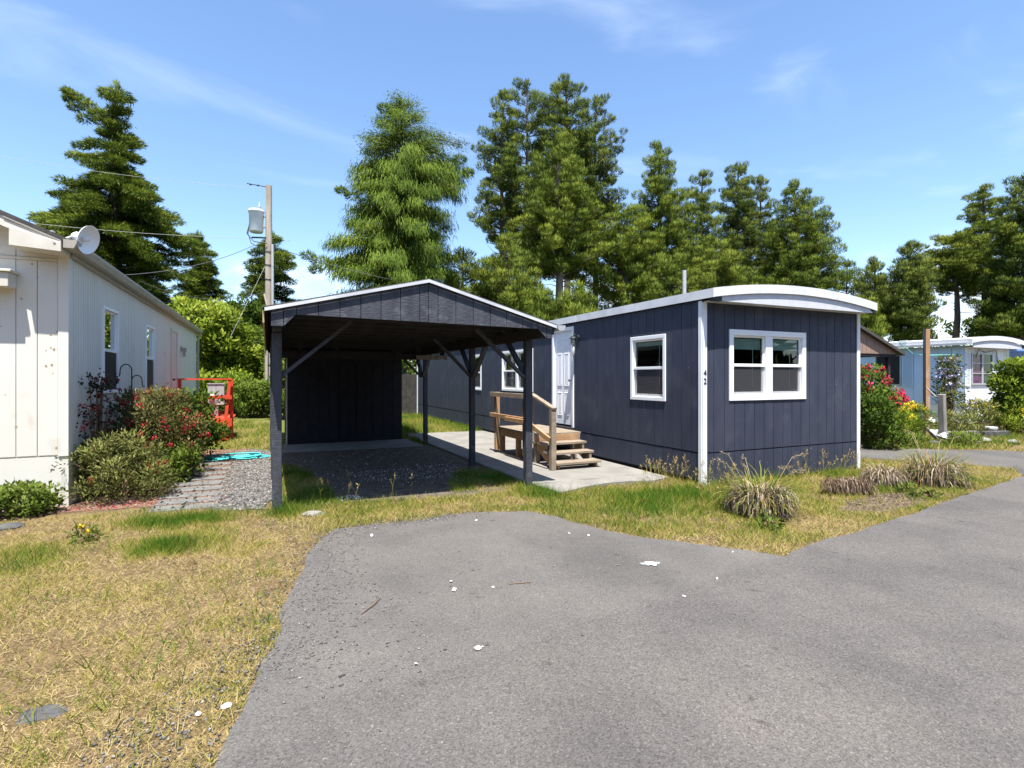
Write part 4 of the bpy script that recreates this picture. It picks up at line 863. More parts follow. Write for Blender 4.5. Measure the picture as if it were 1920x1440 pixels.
MB().beam(AT(472, PD - .1, ZZ(446, PD)), AT(500, PD - .1, ZZ(447, PD)), .06, .05).build('service_bracket', METAL, up)
MB().tube([AT(471, PD - .2, ZZ(404, PD)), AT(467, PD - .2, ZZ(425, PD)), AT(463, PD - .2, ZZ(440, PD)), AT(476, PD - .2, ZZ(455, PD)), AT(500, PD - .2, ZZ(458, PD))], .022, 6).build('lead_cable', WIREM, up)
MB().tube([AT(472, PD - .2, ZZ(404, PD)), AT(465, PD - .2, ZZ(440, PD)), AT(471, PD - .2, ZZ(458, PD)), AT(480, PD - .2, ZZ(463, PD))], .02, 6).build('lead_cable', WIREM, up)
for yy in (470, 495, 522): MB().tube([Vector((pb.x, pb.y, ZZ(yy, PD))) + Vector((.16 * math.cos(a), .16 * math.sin(a), .06 * math.sin(a))) for a in np.linspace(0, 2 * math.pi, 13)], .014, 5).build('strap', METAL, up)
def wire(pa, pb_, sag, r, mat, label, n=20):
    pts = [Vector(pa).lerp(Vector(pb_), i / n) - Vector((0, 0, sag * 4 * (i / n) * (1 - i / n))) for i in range(n + 1)]
    tag(MB().tube(pts, r, 5).build('overhead_wire', mat), label, 'wire')
wire(AT(500, PD, ZZ(354, PD)), AT(-160, 20, ZZ(262, 20)), .25, 0.0062, WIREL, 'thin pale wire from the top of the pole across the tall spruce')
wire(AT(498, PD, ZZ(447, PD)), AT(-200, 19, ZZ(384, 19)), .25, 0.0074, WIREL, 'pale wire sloping across the spruce above the dish antenna')
wire(AT(478, PD - .2, ZZ(461, PD)), AT(228, 15.5, ZZ(516, 15.5)), .25, 0.0112, WIREM, 'twisted dark service cable sagging from the pole to the house gutter')
wire(AT(494, PD - .2, ZZ(549, PD)), AT(262, 17.5, ZZ(527, 17.5)), .45, 0.0099, WIREM, 'low dark cable hanging between the pole pipe and the house roof')
wire(AT(508, PD, ZZ(461, PD)), AT(900, 29, ZZ(548, 29)), .35, 0.0136, WIREM, 'dark cable running right from the pole into the drooping cedar')
wire(AT(497, PD - .1, ZZ(500, PD)), AT(432, PD - 1, ZZ(632, PD - 1)), .0, 0.0081, WIREL, 'pale guy wire slanting from the pole down into the yellow green shrub')

# ================================================================== FAR THINGS BEHIND
yb = AT(470, 34); yh = thing('yellow_house', 'pale yellow house far behind the utility pole', 'house', (yb.x, yb.y, 0))
u = RIGHT; T_ = local((yb.x, yb.y, 0), -YAW)
m = MB(); lbox(m, T_, -2.5, 2.6, 0, 4, 0, 2.55); m.build('wall', pbr('pale_yellow_wall', (.55, .52, .30), rough=.7), yh)
m = MB(); v = [T_(-2.8, -.4, 2.6), T_(2.9, -.4, 2.6), T_(2.9, 4.4, 2.6), T_(-2.8, 4.4, 2.6), T_(.2, -.4, 3.5), T_(.2, 4.4, 3.5)]
m.add(v, [(0, 1, 4), (1, 2, 5, 4), (2, 3, 5), (3, 0, 4, 5), (0, 3, 2, 1)]); m.build('roof', pbr('pale_roof', (.40, .38, .33), rough=.8), yh)
m = MB(); lbox(m, T_, -2.8, 2.9, -.43, -.401, 2.35, 2.62); m.build('fascia', pbr('yellow_fascia', (.55, .50, .22), rough=.6), yh)
for a in (-.35, .55, 1.4): m = MB(); lbox(m, T_, a, a + .75, -.03, -.002, 1.35, 2.2); wv = m.build('window', WHITE, yh); m = MB(); lbox(m, T_, a + .07, a + .68, -.04, -.031, 1.42, 2.13); m.build('pane', SCREEN, wv)
fc = thing('dark_fence', 'dark wire mesh fence with pale top rail behind the shrubs', 'fence', (AT(470, 27).x, AT(470, 27).y, 0)); fb = AT(470, 27); T_ = local((fb.x, fb.y, 0), -YAW)
m = MB()
for k in range(70): lbox(m, T_, -3.2 + k * .14, -3.2 + k * .14 + .1, .0, .012, 0, 1.42)
tag(m.build('slats', pbr('fence_slats', (.03, .032, .03), rough=.8), fc), kind='stuff')
m = MB(); lbox(m, T_, -3.3, 6.8, -.03, .03, 1.425, 1.48); m.build('rail', GALV, fc)
for k in range(5): m = MB(); lbox(m, T_, -3.3 + 2.4 * k, -3.22 + 2.4 * k, -.07, -.032, 0, 1.5); m.build('post', GALV, fc)
bf = AT(775, 23); bfn = thing('board_fence', 'dark weathered board fence seen between the shed and the navy home', 'fence', (bf.x, bf.y, 0)); T_ = local((bf.x, bf.y, 0), -YAW)
for k in range(24): m = MB(); lbox(m, T_, -1.8 + .15 * k, -1.8 + .15 * k + .142, 0, .02, 0, 1.75 + random.uniform(-.03, .03)); m.build('board', pbr('dark_fence_board', (.03, .028, .026), (.05, .046, .04), rough=.9), bfn)
m = MB(); lbox(m, T_, -1.8, 1.8, .022, .06, 1.4, 1.5); m.build('rail', RAFT, bfn)
gp_ = AT(1283, 30); tag(MB().tube([(gp_.x, gp_.y, -.1), (gp_.x, gp_.y, ZZ(507, 30))], .115, 10).build('grey_pole', GALV), 'plain pale grey pole rising behind the arched white roof', 'pole')

# ---- brown gabled carport of the next lot
bc = thing('brown_carport', 'brown boarded gable of the carport next door with a dark roof edge', 'carport', (14.6, 12, 0))
bz = lambda x: 2.30 + .36 * (16.75 - x) if x > 14.3 else 2.30 + .36 * (x - 11.85)
xx = 11.9
while xx < 16.65:
    a, b_ = xx, min(xx + .19, 16.68); MB().prism([(a, 2.28), (b_ - .012, 2.28), (b_ - .012, bz(b_)), (a, bz(a))], 'y', 9.5, 9.52).build('gable_board', BROWNP, bc); xx += .19
for a, b_ in ((11.7, 14.3), (14.3, 16.9)):
    MB().prism([(a, bz(a) + .0), (b_, bz(b_)), (b_, bz(b_) + .09), (a, bz(a) + .09)], 'y', 9.38, 16).build('roof', SHINGLE, bc)
MB().box(11.9, 16.68, 9.521, 9.56, 2.2, 2.28).build('beam', RAFT, bc)
for x in (12.0, 16.45):
    for y in (9.6, 12.5, 15.6): MB().box(x - .05, x + .05, y - .05, y + .05, 0, 2.199 if y == 9.6 else 2.3).build('post', RAFT, bc)
for k in range(9): MB().box(11.9 + k * .55, 11.94 + k * .55, 9.62, 15.9, 2.21, 2.28).build('rafter', RAFT, bc)
MB().box(12, 16.5, 15.7, 15.75, 0, 2.3).build('back_wall', RAFT, bc)

# ---- pale blue mobile home next door
nb = thing('blue_mobile_home', 'pale blue and white mobile home with a low arched white roof', 'mobile home', (23.5, 15, 0))
BX0, BX1, BY0, BY1, BZ = 22.0, 24.95, 10.3, 20.0, 2.72
MB().box(BX0 + .02, BX1, BY0 + .02, BY1, .62, BZ).build('wall', BLUEP, nb)
n = 15
for k in range(n):
    a = BX0 + (BX1 - BX0) * k / n; MB().box(a + .006, a + (BX1 - BX0) / n - .006, BY0, BY0 + .019, .64, BZ - .01).build('siding_panel', BLUEW if k < 13 else pbr('mint_panel', (.62, .72, .66), rough=.6), nb)
for k in range(24):
    y = BY0 + (BY1 - BY0) * k / 24; MB().box(BX0, BX0 + .019, y + .01, y + (BY1 - BY0) / 24 - .01, .64, BZ - .01).build('siding_panel', BLUEP, nb)
MB().box(BX0 - .006, BX0 + .05, BY0 - .012, BY0 - .001, .6, BZ).build('corner_trim', WHITE, nb)
MB().box(BX0 + .03, BX1 - .02, BY0 + .03, BY0 + .06, 0, .615).box(BX0 + .03, BX0 + .06, BY0 + .06, BY1, 0, .615).build('skirting', BLUEW, nb)
barch = lambda x: 2.93 + .13 * (1 - abs((x - 23.5) / 1.75) ** 2.0)
bx = [21.78 + 3.42 * i / 12 for i in range(13)]
m = MB(); m2_ = MB(); m3 = MB()
for i in range(12):
    m.prism([(bx[i], barch(bx[i])), (bx[i + 1], barch(bx[i + 1])), (bx[i + 1], barch(bx[i + 1]) - .03), (bx[i], barch(bx[i]) - .03)], 'y', BY0 - .3, BY1 + .2)
    m2_.prism([(bx[i], barch(bx[i]) + .004), (bx[i + 1], barch(bx[i + 1]) + .004), (bx[i + 1], barch(bx[i + 1]) - .15), (bx[i], barch(bx[i]) - .15)], 'y', BY0 - .33, BY0 - .302)
rb = m.build('roof', WHITEROOF, nb); m2_.build('fascia', WHITEROOF, nb)
MB().box(21.75, 21.778, BY0 - .33, BY1 + .2, 2.74, 2.93).build('fascia', WHITEROOF, nb); MB().box(21.68, 21.748, BY0 - .2, BY1 + .2, 2.72, 2.80).build('gutter', GALV, nb)
MB().prism([(21.9, 2.64), (25.15, 2.64), (25.1, 2.78), (24.4, 2.90), (23.5, 2.94), (22.6, 2.90), (21.9, 2.78)], 'y', BY0 - .29, BY0 - .27).build('gable_panel', PANELW, nb)
MB().box(21.9, 25.1, BY0 - .269, BY0 - .02, 2.642, 2.66).build('soffit', BLUEW, nb)
T_ = local((BX0, BY0, 0), 0)
m = MB(); wa, wb, za, zb = .35, 1.72, 1.35, 2.47
for p_ in ((wa, wb, zb - .05, zb), (wa, wb, za, za + .05), (wa, wa + .05, za + .05, zb - .05), (wb - .05, wb, za + .05, zb - .05), ((wa + wb) / 2 - .04, (wa + wb) / 2 + .04, za + .05, zb - .05)): lbox(m, T_, p_[0], p_[1], -.05, -.001, p_[2], p_[3])
for q_ in (1, 2): lbox(m, T_, wa + .05, wb - .05, -.042, -.004, za + .03 + (zb - za - .05) * q_ / 3, za + .055 + (zb - za - .05) * q_ / 3)
wn_ = m.build('window', GALV, nb)
m = MB(); lbox(m, T_, wa + .05, (wa + wb) / 2 - .04, -.012, -.004, za + .05, zb - .05); m.build('curtain', pbr('magenta_curtain', (.33, .05, .22), (.42, .14, .32), rough=.7, scale=3, stretch=(3, 3, 1)), wn_)
m = MB(); lbox(m, T_, (wa + wb) / 2 + .04, wb - .05, -.012, -.004, za + .05, zb - .05); m.build('curtain', pbr('grey_green_curtain', (.10, .13, .11), (.28, .33, .27), rough=.6, scale=3, stretch=(4, 4, .3)), wn_)
m = MB(); lbox(m, T_, wa + .05, wb - .05, -.022, -.016, za + .05, zb - .05); m.build('pane', glass_mat('window_glass_dull', .45), wn_)
def shutter(T, a, b_, za, zb, mat):
    m = MB()
    for p_ in ((a, b_, zb - .05, zb), (a, b_, za, za + .05), (a, a + .035, za + .05, zb - .05), (b_ - .035, b_, za + .05, zb - .05)): lbox(m, T, p_[0], p_[1], -.035, -.001, *p_[2:])
    s_ = m.build('shutter', mat, nb)
    k = 0; z = za + .06
    while z < zb - .08:
        m = MB(); lbox(m, T, a + .036, b_ - .036, -.028, -.008, z, z + .028); m.build('slat', mat, s_); z += .045
shutter(T_, wa - .32, wa - .04, 1.30, 2.48, BLUEW); shutter(T_, wb + .04, wb + .32, 1.30, 2.48, BLUEW)
TB = local((BX0, BY1, 0), -math.pi / 2)
shutter(TB, BY1 - 12.3, BY1 - 11.92, 1.25, 2.5, BLUEP)
m = MB(); lbox(m, TB, BY1 - 13.3, BY1 - 12.34, -.03, -.001, 1.3, 2.48); wv = m.build('window', GALV, nb); m = MB(); lbox(m, TB, BY1 - 13.25, BY1 - 12.39, -.036, -.0305, 1.35, 2.43); m.build('pane', SCREEN, wv)
m = MB()
pts = [Vector((22.55, BY0 - .06, 2.3)), Vector((22.75, BY0 - .06, 2.6)), Vector((23.2, BY0 - .06, 2.5)), Vector((23.9, BY0 - .06, 2.58)), Vector((24.0, BY0 - .06, 2.2)), Vector((24.2, BY0 - .06, 1.6)), Vector((24.3, BY0 - .06, 1.0))]
tag(m.tube(pts, .012, 5).build('garland_cable', pbr('green_cable', (.02, .12, .07), rough=.5)), 'dark green light cable looped over the curtained window', 'cable')
pa = AT(1684, 16.6, ZZ(640, 16.6)); pts = [pa, AT(1712, 16.8, ZZ(664, 16.8)), AT(1740, 15.6, ZZ(666, 15.6)), AT(1790, 17.6, ZZ(665, 17.6))]
tag(MB().tube(pts, .012, 5).build('teal_line', pbr('teal_line', (.15, .5, .45), rough=.5)), 'thin teal line strung past the tall wooden post', 'line')
MB().box(21.72, 21.749, 12.0, 12.25, 2.94, 3.0).build('roof_clip', WHITE, nb)
# blue annex with scalloped white awning
an = thing('blue_porch', 'strong blue porch with a scalloped white awning edge at the right border', 'porch', (26.2, 11, 0))
MB().box(25.2, 29, 10.9, 11.0, 0, 2.6).build('wall', BLUED, an); MB().box(25.15, 29, 10.2, 11.2, 2.6, 2.68).build('roof', BLUED, an)
for k in range(14): MB().lathe([(0, -.03), (.09, -.02), (.11, .05), (.1, .16), (0, .17)], 12, (25.3 + .22 * k, 10.18, 2.0)).build('scallop', WHITE, an)
MB().box(25.15, 29, 10.1, 10.28, 2.17, 2.2).build('awning', WHITE, an)
# posts in the neighbour's garden
q = AT(1737, 14.6); tw = thing('tall_wooden_post', 'tall square brown wooden post in front of the blue home', 'post', (q.x, q.y, 0))
zt = ZZ(617, 14.6); MB().box(-.055, .055, -.055, .055, -.1, zt).build('shaft', GREYW, None); bpy.context.scene.objects['shaft'].parent = tw; MB().box(-.054, .054, -.064, -.0555, 0, zt - .01).build('sunlit_face', CEDAR, None); bpy.context.scene.objects['sunlit_face'].parent = tw; tw.rotation_euler = (0, 0, -.5)  # tan sheet added on one face; its sunlit look is put into the colour
q = AT(1771, 13.3); sp_ = tag(MB().beam((q.x - .05, q.y, -.1), (q.x - .12, q.y, ZZ(739, 13.3)), .13, .13, up=(0, 1, 0)).build('short_wooden_post', GREYW, bevel=.01), 'short grey leaning wooden post among the flowers', 'post')
tag(MB().tube([(q.x - .12, q.y, 1.1), AT(1755, 13.6, ZZ(744, 13.6)), AT(1738, 14.4, ZZ(728, 14.4))], .02, 6).build('rope', GREYW), 'grey rope between the tall and the short wooden post', 'rope')

# ================================================================== TREES
def prof_at(prof, z):
    # prof: rows (z, reach to the left, reach to the right), top first
    zs = [p[0] for p in prof][::-1]
    return np.interp(z, zs, [p[1] for p in prof][::-1]), np.interp(z, zs, [p[2] for p in prof][::-1])
def conifer(px, d, rows, label, kind='pine', mat=None, nb=60, seed=0, bark=None, trunk_r=.22, dens=1.0, lean=0.0, group=None, tint=.5, bare=0.2, base=0.0, forks=0, name=None, csz=1.0, cz=None, extra=()):
    "rows: (photo row, left reach px, right reach px) of the crown; turned into metres at distance d"
    global RNG
    RNG = np.random.default_rng(1000 + seed); rr = random.Random(seed)
    p0 = AT(px, d); k = d / F
    wide = 1.14 if kind == 'pine' else 1.0
    prof = [(ZZ(y, d), max(l, 1) * k * wide, max(r_, 1) * k * wide) for y, l, r_ in rows]
    ztop, zbot = prof[0][0], prof[-1][0]; H = ztop
    t = thing(name or {'pine': 'pine_tree', 'spruce': 'spruce_tree', 'cedar': 'cedar_tree'}[kind], label, 'tree', (p0.x, p0.y, base), group)
    wob = [(rr.uniform(-.15, .15), rr.uniform(-.15, .15)) for _ in range(7)]
    def axis(z):
        q = max(0, min(1, z / H)); i = q * 5.99; a = int(i); f_ = i - a
        return Vector((p0.x + (wob[a][0] * (1 - f_) + wob[a + 1][0] * f_) * q + lean * CS * q * H * .1, p0.y + (wob[a][1] * (1 - f_) + wob[a + 1][1] * f_) * q - lean * SN * q * H * .1, z))
    tm = MB(); zs = np.linspace(base - .1, ztop - .15, 9); tm.tube([axis(z) for z in zs], [trunk_r * (1 - .9 * (max(z, 0) / H) ** 1.1) + .015 for z in zs], 8)
    tk = tm.build('trunk', bark or BARK, t)
    c = Cards(tri=True); lb = MB()
    zz = np.linspace(zbot, ztop - .1, 80); wd = np.array([sum(prof_at(prof, z)) for z in zz]) + .5; wd /= wd.sum()
    for i in range(nb):
        z = float(np.interp((i + rr.random()) / nb, np.cumsum(wd), zz)); th = i * 2.39996 + rr.uniform(-.5, .5)
        L, Rr = prof_at(prof, z); ct, st = math.cos(th), math.sin(th)
        rx = Rr if ct > 0 else L; ry = (L + Rr) / 2 * .9
        ln = 1 / math.sqrt((ct / max(rx, .05)) ** 2 + (st / max(ry, .05)) ** 2) * (rr.uniform(.55, 1.0) if kind == 'pine' else rr.uniform(.45, .98)) * (.74 + .42 * float(vnoise(th % 6.283 * 1.3, z * .9, seed)))
        od = Vector(RIGHT) * ct + Vector(FWD) * st
        fr = (z - zbot) / max(ztop - zbot, .1)
        if kind == 'pine':
            a = axis(max(z - (.28 + .2 * fr) * ln, base + .3)); mid = a + od * ln * .55 + Vector((0, 0, (z - a.z) * .45)); e = Vector((axis(z).x, axis(z).y, z)) + od * ln
        elif kind == 'spruce':
            a = axis(min(z + .12 * ln, H - .1)); mid = a + od * ln * .5 + Vector((0, 0, .02 * ln)); e = Vector((axis(z).x, axis(z).y, z)) + od * ln + Vector((0, 0, -.05 * ln))
        else:
            a = axis(z); mid = a + od * ln * .55 + Vector((0, 0, .22 * ln)); e = a + od * ln + Vector((0, 0, .12 * ln))
        br = .018 + .018 * ln
        lb.tube([a, mid, e], [br, br * .7, br * .25], 5, caps=False)
        side = Vector((-od.y, od.x, 0))
        tt = tint + rr.uniform(-.13, .13)
        if kind == 'pine':
            m = max(2, int(1.7 + ln * 1.55))
            for j in range(m):
                s_ = 1 - (j / m) * .72; q = a.lerp(mid, s_ / .55) if s_ < .55 else mid.lerp(e, (s_ - .55) / .45)
                q = q + side * rr.uniform(-.42, .42) * (.25 + .4 * ln * s_) + Vector((0, 0, rr.uniform(-.1, .25)))
                r_ = rr.uniform(.24, .5) * csz * (.75 + .25 * min(1, ln / 2))
                c.clump(q, r_, int(250 * dens * (r_ / (.4 * csz)) ** 1.5), zs=cz or .7, shell=.55, bias=(0, 0, 1.15), L=(.12 * csz, .27 * csz), W=(.026, .048), tint=tt + rr.uniform(-.14, .14), tv=.16)
        elif kind == 'spruce':
            m = max(3, int(2.5 + ln * 2.2))
            for j in range(m):
                s_ = 1.0 - (j / m) * .82; q = a.lerp(mid, s_ / .5) if s_ < .5 else mid.lerp(e, (s_ - .5) / .5)
                q = q + side * rr.uniform(-.5, .5) * (.15 + .3 * ln * (1.1 - s_)) + Vector((0, 0, rr.uniform(-.12, .06)))
                r_ = rr.uniform(.28, .52) * csz
                c.clump(q, r_, int(200 * dens), zs=.36, shell=.5, bias=tuple(od * .75 + Vector((0, 0, .12))), L=(.11, .26), W=(.028, .052), tint=tt + rr.uniform(-.14, .14), tv=.16, out=.8)
                n_ = int(16 * dens); b_ = np.array(q) + RNG.normal(size=(n_, 3)) * np.array([r_ * .5, r_ * .5, .05])     # short hanging twigs
                c.add(b_, np.array([0, 0, -1.0]) + RNG.normal(size=(n_, 3)) * .35, RNG.uniform(.12, .34, n_), RNG.uniform(.03, .06, n_), tt - .18 + RNG.normal(size=n_) * .1)
        else:
            m = max(4, int(3 + ln * 3.0))
            for j in range(m):
                s_ = 1.0 - (j / m) * .85; q = a.lerp(mid, s_ / .55) if s_ < .55 else mid.lerp(e, (s_ - .55) / .45)
                n_ = int(95 * dens); b_ = np.array(q) + RNG.normal(size=(n_, 3)) * np.array([.24, .24, .16]) + np.array(side)[None] * RNG.uniform(-.4, .4, (n_, 1)) * (.3 + .3 * ln * (1 - s_))
                hang = 1.0 if fr < .72 else .25
                c.add(b_, np.array([0, 0, -1.0 * hang]) + np.array(od)[None] * .3 + RNG.normal(size=(n_, 3)) * (.27 if hang > .5 else .6), RNG.uniform(.14, .5, n_) * (1 if hang > .5 else .5), RNG.uniform(.022, .044, n_), tt + rr.uniform(-.2, .2) + RNG.normal(size=n_) * .15, norm(np.array(od)[None] * .6 + np.array([0, 0, .5]) + RNG.normal(size=(n_, 3)) * .3))
    for (ex, ey, er) in extra:
        q = AT(ex, d, ZZ(ey, d)); c.clump(q, er, int(300 * dens), zs=.5, bias=(-.3, 0, .5), L=(.12, .26), W=(.028, .052), tint=tint + rr.uniform(-.1, .1), tv=.16)
    if extra and kind == 'spruce': lb.tube([axis(ZZ(250, d))] + [AT(e_[0], d, ZZ(e_[1], d)) for e_ in extra[:7]], [.08, .07, .06, .05, .045, .04, .03, .02], 5)
    # leader at the very top, then bare dead limbs lower on the trunk
    c.clump(axis(ztop - .25), .22, int(120 * dens), zs=1.6, bias=(0, 0, 1.2), L=(.15, .34), W=(.05, .08), tint=tint, tv=.15)
    for i in range(int(nb * bare)):
        z = rr.uniform(max(base + 1.5, zbot - 2.5), zbot + (ztop - zbot) * .6); th = rr.uniform(0, 6.28); od = Vector((math.cos(th), math.sin(th), 0)); ln = rr.uniform(.6, 2.0)
        a = axis(z); m_ = a + od * ln * .5 + Vector((0, 0, rr.uniform(-.1, .35))); e = a + od * ln + Vector((rr.uniform(-.3, .3), rr.uniform(-.3, .3), rr.uniform(-.2, .5)))
        lb.tube([a, m_, e], [.035, .022, .008], 4, caps=False)
    tag(lb.build('branches', bark or BARK, tk), kind='stuff')
    c.build('crown', mat or PINE, t)
    return t

S = conifer
# the big spruce on the left, with its second leader leaning left
S(214, 28, [(158, 4, 10), (178, 20, 30), (205, 34, 28), (250, 50, 40), (300, 62, 62), (335, 88, 92), (360, 138, 110), (395, 150, 150), (430, 148, 196), (470, 112, 180), (510, 90, 176), (560, 60, 165), (600, 40, 130)], 'tall dark green spruce with long spreading limbs and two leaders behind the cream house', 'spruce', SPRUCE, nb=128, seed=41, trunk_r=.42, dens=1.1, tint=.5, bare=.3,
  extra=[(196, 232, .45), (182, 214, .42), (168, 200, .4), (155, 190, .36), (142, 180, .3), (130, 174, .24), (124, 170, .18), (140, 202, .3), (160, 224, .4), (128, 186, .22)])
S(505, 34, [(437, 6, 8), (470, 45, 30), (500, 80, 60), (540, 45, 70), (570, 60, 75), (620, 75, 80)], 'dark layered spruce standing right behind the utility pole', 'spruce', SPRUCE, nb=46, seed=3, trunk_r=.22, tint=.42)
S(376, 33, [(440, 6, 10), (480, 30, 30), (520, 40, 45), (580, 60, 50)], 'narrow spruce half hidden at the right edge of the tall spruce', 'spruce', SPRUCE, nb=34, seed=4, tint=.4)
# the drooping cedar in the middle
S(752, 29, [(192, 34, 20), (222, 52, 44), (258, 82, 100), (290, 116, 134), (318, 92, 150), (352, 150, 140), (400, 116, 112), (440, 136, 124), (480, 152, 132), (516, 180, 126), (540, 150, 126), (570, 140, 120), (600, 110, 110)], 'broad drooping cedar with hanging bright green fronds behind the carport', 'cedar', CEDARF, nb=165, seed=5, trunk_r=.34, dens=1.1, bark=BARKG, tint=.48,
  extra=[(722, 204, .4), (736, 206, .4), (640, 357, .3), (660, 368, .4), (685, 380, .4), (862, 300, .4), (878, 324, .34), (846, 332, .4), (600, 490, .5), (578, 480, .4), (630, 500, .5), (592, 506, .4), (655, 510, .5)])
# tall pines, middle
S(942, 37, [(172, 10, 14), (200, 28, 32), (260, 42, 44), (310, 50, 52), (350, 52, 52), (400, 55, 45), (450, 50, 35)], 'tall thin pine at the left end of the tall group, trunk showing through', 'pine', PINE, nb=62, seed=6, trunk_r=.25, tint=.45, bare=.5)
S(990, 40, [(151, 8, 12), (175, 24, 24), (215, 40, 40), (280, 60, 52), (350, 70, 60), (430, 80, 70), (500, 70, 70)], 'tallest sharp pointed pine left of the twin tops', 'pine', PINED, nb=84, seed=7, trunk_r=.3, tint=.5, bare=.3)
S(1064, 38, [(152, 34, 26), (172, 48, 34), (215, 58, 40), (260, 68, 60), (320, 72, 66), (380, 70, 76), (430, 66, 70)], 'tall pine with a round bushy top, one of the twin tops', 'pine', PINE, nb=92, seed=8, trunk_r=.32, tint=.46, bare=.35)
S(1117, 39, [(182, 16, 14), (215, 30, 32), (262, 40, 46), (310, 42, 64), (360, 50, 66), (420, 60, 56), (480, 56, 50)], 'tall pine on the right shoulder of the tall group', 'pine', PINED, nb=74, seed=9, trunk_r=.28, tint=.52, bare=.35)
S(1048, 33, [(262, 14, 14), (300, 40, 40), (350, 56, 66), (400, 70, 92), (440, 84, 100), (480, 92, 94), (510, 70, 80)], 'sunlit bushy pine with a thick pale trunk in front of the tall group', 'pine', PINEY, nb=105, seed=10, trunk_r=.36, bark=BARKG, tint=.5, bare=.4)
S(952, 30, [(452, 14, 12), (480, 40, 34), (510, 70, 56), (545, 95, 72), (590, 90, 80)], 'low bushy pine above the right slope of the carport roof', 'pine', PINE, nb=58, seed=11, trunk_r=.16, tint=.55, bare=.4)
S(868, 31, [(470, 16, 16), (500, 34, 32), (540, 44, 40), (580, 40, 44)], 'small pale twiggy pine beside the drooping cedar', 'pine', PINEY, nb=30, seed=12, trunk_r=.1, tint=.6, bare=.8, dens=.7)
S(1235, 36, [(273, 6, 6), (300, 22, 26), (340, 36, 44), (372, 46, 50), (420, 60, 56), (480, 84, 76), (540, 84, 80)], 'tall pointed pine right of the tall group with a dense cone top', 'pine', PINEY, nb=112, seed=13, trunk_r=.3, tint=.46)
S(1176, 34, [(395, 16, 14), (430, 44, 46), (480, 66, 56), (530, 70, 62), (580, 64, 60)], 'broad low pine with open limbs between the two highest groups', 'pine', PINEY, nb=74, seed=14, trunk_r=.24, bark=BARKG, tint=.52, bare=.5)
S(1315, 38, [(322, 6, 6), (350, 22, 20), (400, 38, 36), (450, 46, 46), (510, 58, 52), (560, 60, 54)], 'slim pine between the dense cone pine and the double topped pine', 'pine', PINE, nb=74, seed=15, tint=.5)
S(1382, 41, [(308, 12, 10), (330, 22, 22), (362, 36, 36), (410, 40, 40), (470, 44, 40), (530, 46, 46)], 'dark double topped pine right of the slim pine', 'pine', PINED, nb=74, seed=16, tint=.5, bare=.5)
S(1424, 42, [(332, 6, 8), (360, 18, 26), (400, 34, 30), (460, 40, 40), (540, 50, 46)], 'dark spiky pine behind the double topped pine', 'pine', PINED, nb=56, seed=17, tint=.52)
S(1490, 38, [(343, 6, 10), (370, 22, 30), (410, 40, 62), (440, 52, 74), (490, 60, 76), (540, 66, 78), (580, 66, 70)], 'wide sunlit pine at the right end of the row above the arched roof', 'pine', PINEY, nb=118, seed=18, trunk_r=.28, tint=.46)
S(1345, 34, [(452, 12, 12), (490, 50, 46), (530, 70, 62), (580, 74, 70)], 'low rounded pine peeping over the white roof', 'pine', PINE, nb=60, seed=19, tint=.55)
S(1262, 32, [(486, 14, 14), (520, 46, 44), (560, 60, 54), (600, 60, 50)], 'low dark limbed pine beside the plain grey pole', 'pine', PINE, nb=40, seed=20, bark=BARKG, tint=.55, bare=.9)
S(1086, 27, [(536, 5, 5), (560, 26, 26), (590, 46, 40), (620, 50, 40)], 'young bright pine behind the white roof corner', 'pine', PINEY, nb=34, seed=21, trunk_r=.07, tint=.55, bare=0)
S(1000, 28, [(548, 12, 12), (575, 46, 44), (610, 60, 60)], 'small green pine just above the carport eave', 'pine', PINEY, nb=36, seed=22, trunk_r=.08, tint=.5, bare=0)
# right
S(1588, 45, [(490, 3, 4), (506, 22, 26), (530, 26, 40), (555, 26, 30)], 'sparse wind bent pine with a bare forked top', 'pine', PINE, nb=14, seed=23, trunk_r=.13, tint=.5, bare=1.6, dens=.8)
S(1642, 37, [(484, 4, 4), (505, 14, 12), (535, 32, 30), (575, 42, 38), (620, 46, 44)], 'small pointed pine right of the sparse pine', 'pine', PINED, nb=62, seed=24, trunk_r=.14, tint=.55)
S(1708, 36, [(459, 4, 8), (485, 28, 16), (520, 40, 36), (560, 44, 42), (600, 50, 46), (640, 46, 40)], 'dense dark pine rising behind the tall wooden post', 'pine', PINED, nb=92, seed=25, trunk_r=.18, tint=.55)
S(1793, 39, [(436, 20, 24), (455, 58, 46), (480, 62, 56), (510, 60, 60), (545, 34, 40)], 'flat topped umbrella pine on a bare leaning trunk', 'pine', PINE, nb=66, seed=26, trunk_r=.3, tint=.58, bare=.4, cz=.4)
S(1846, 41, [(352, 12, 24), (378, 28, 30), (410, 34, 42), (450, 46, 40), (500, 50, 42), (560, 40, 40)], 'tall layered pine with open flat limbs near the right border', 'pine', PINE, nb=80, seed=27, trunk_r=.28, tint=.58, bare=.4, cz=.42)
S(1922, 35, [(330, 10, 10), (360, 34, 40), (420, 48, 60), (480, 54, 70), (540, 60, 70), (620, 70, 80)], 'big dark pine cut off by the right border', 'pine', PINE, nb=120, seed=28, trunk_r=.3, tint=.42, bare=.3)
S(1870, 37, [(560, 14, 14), (590, 40, 40), (630, 56, 50)], 'low pine behind the roof of the blue home', 'pine', PINE, nb=40, seed=29, tint=.55)
S(1612, 33, [(560, 12, 12), (590, 36, 40), (640, 44, 40)], 'low pale green pine behind the end of the arched roof', 'pine', PINEY, nb=34, seed=30, trunk_r=.1, tint=.6, bare=.6)

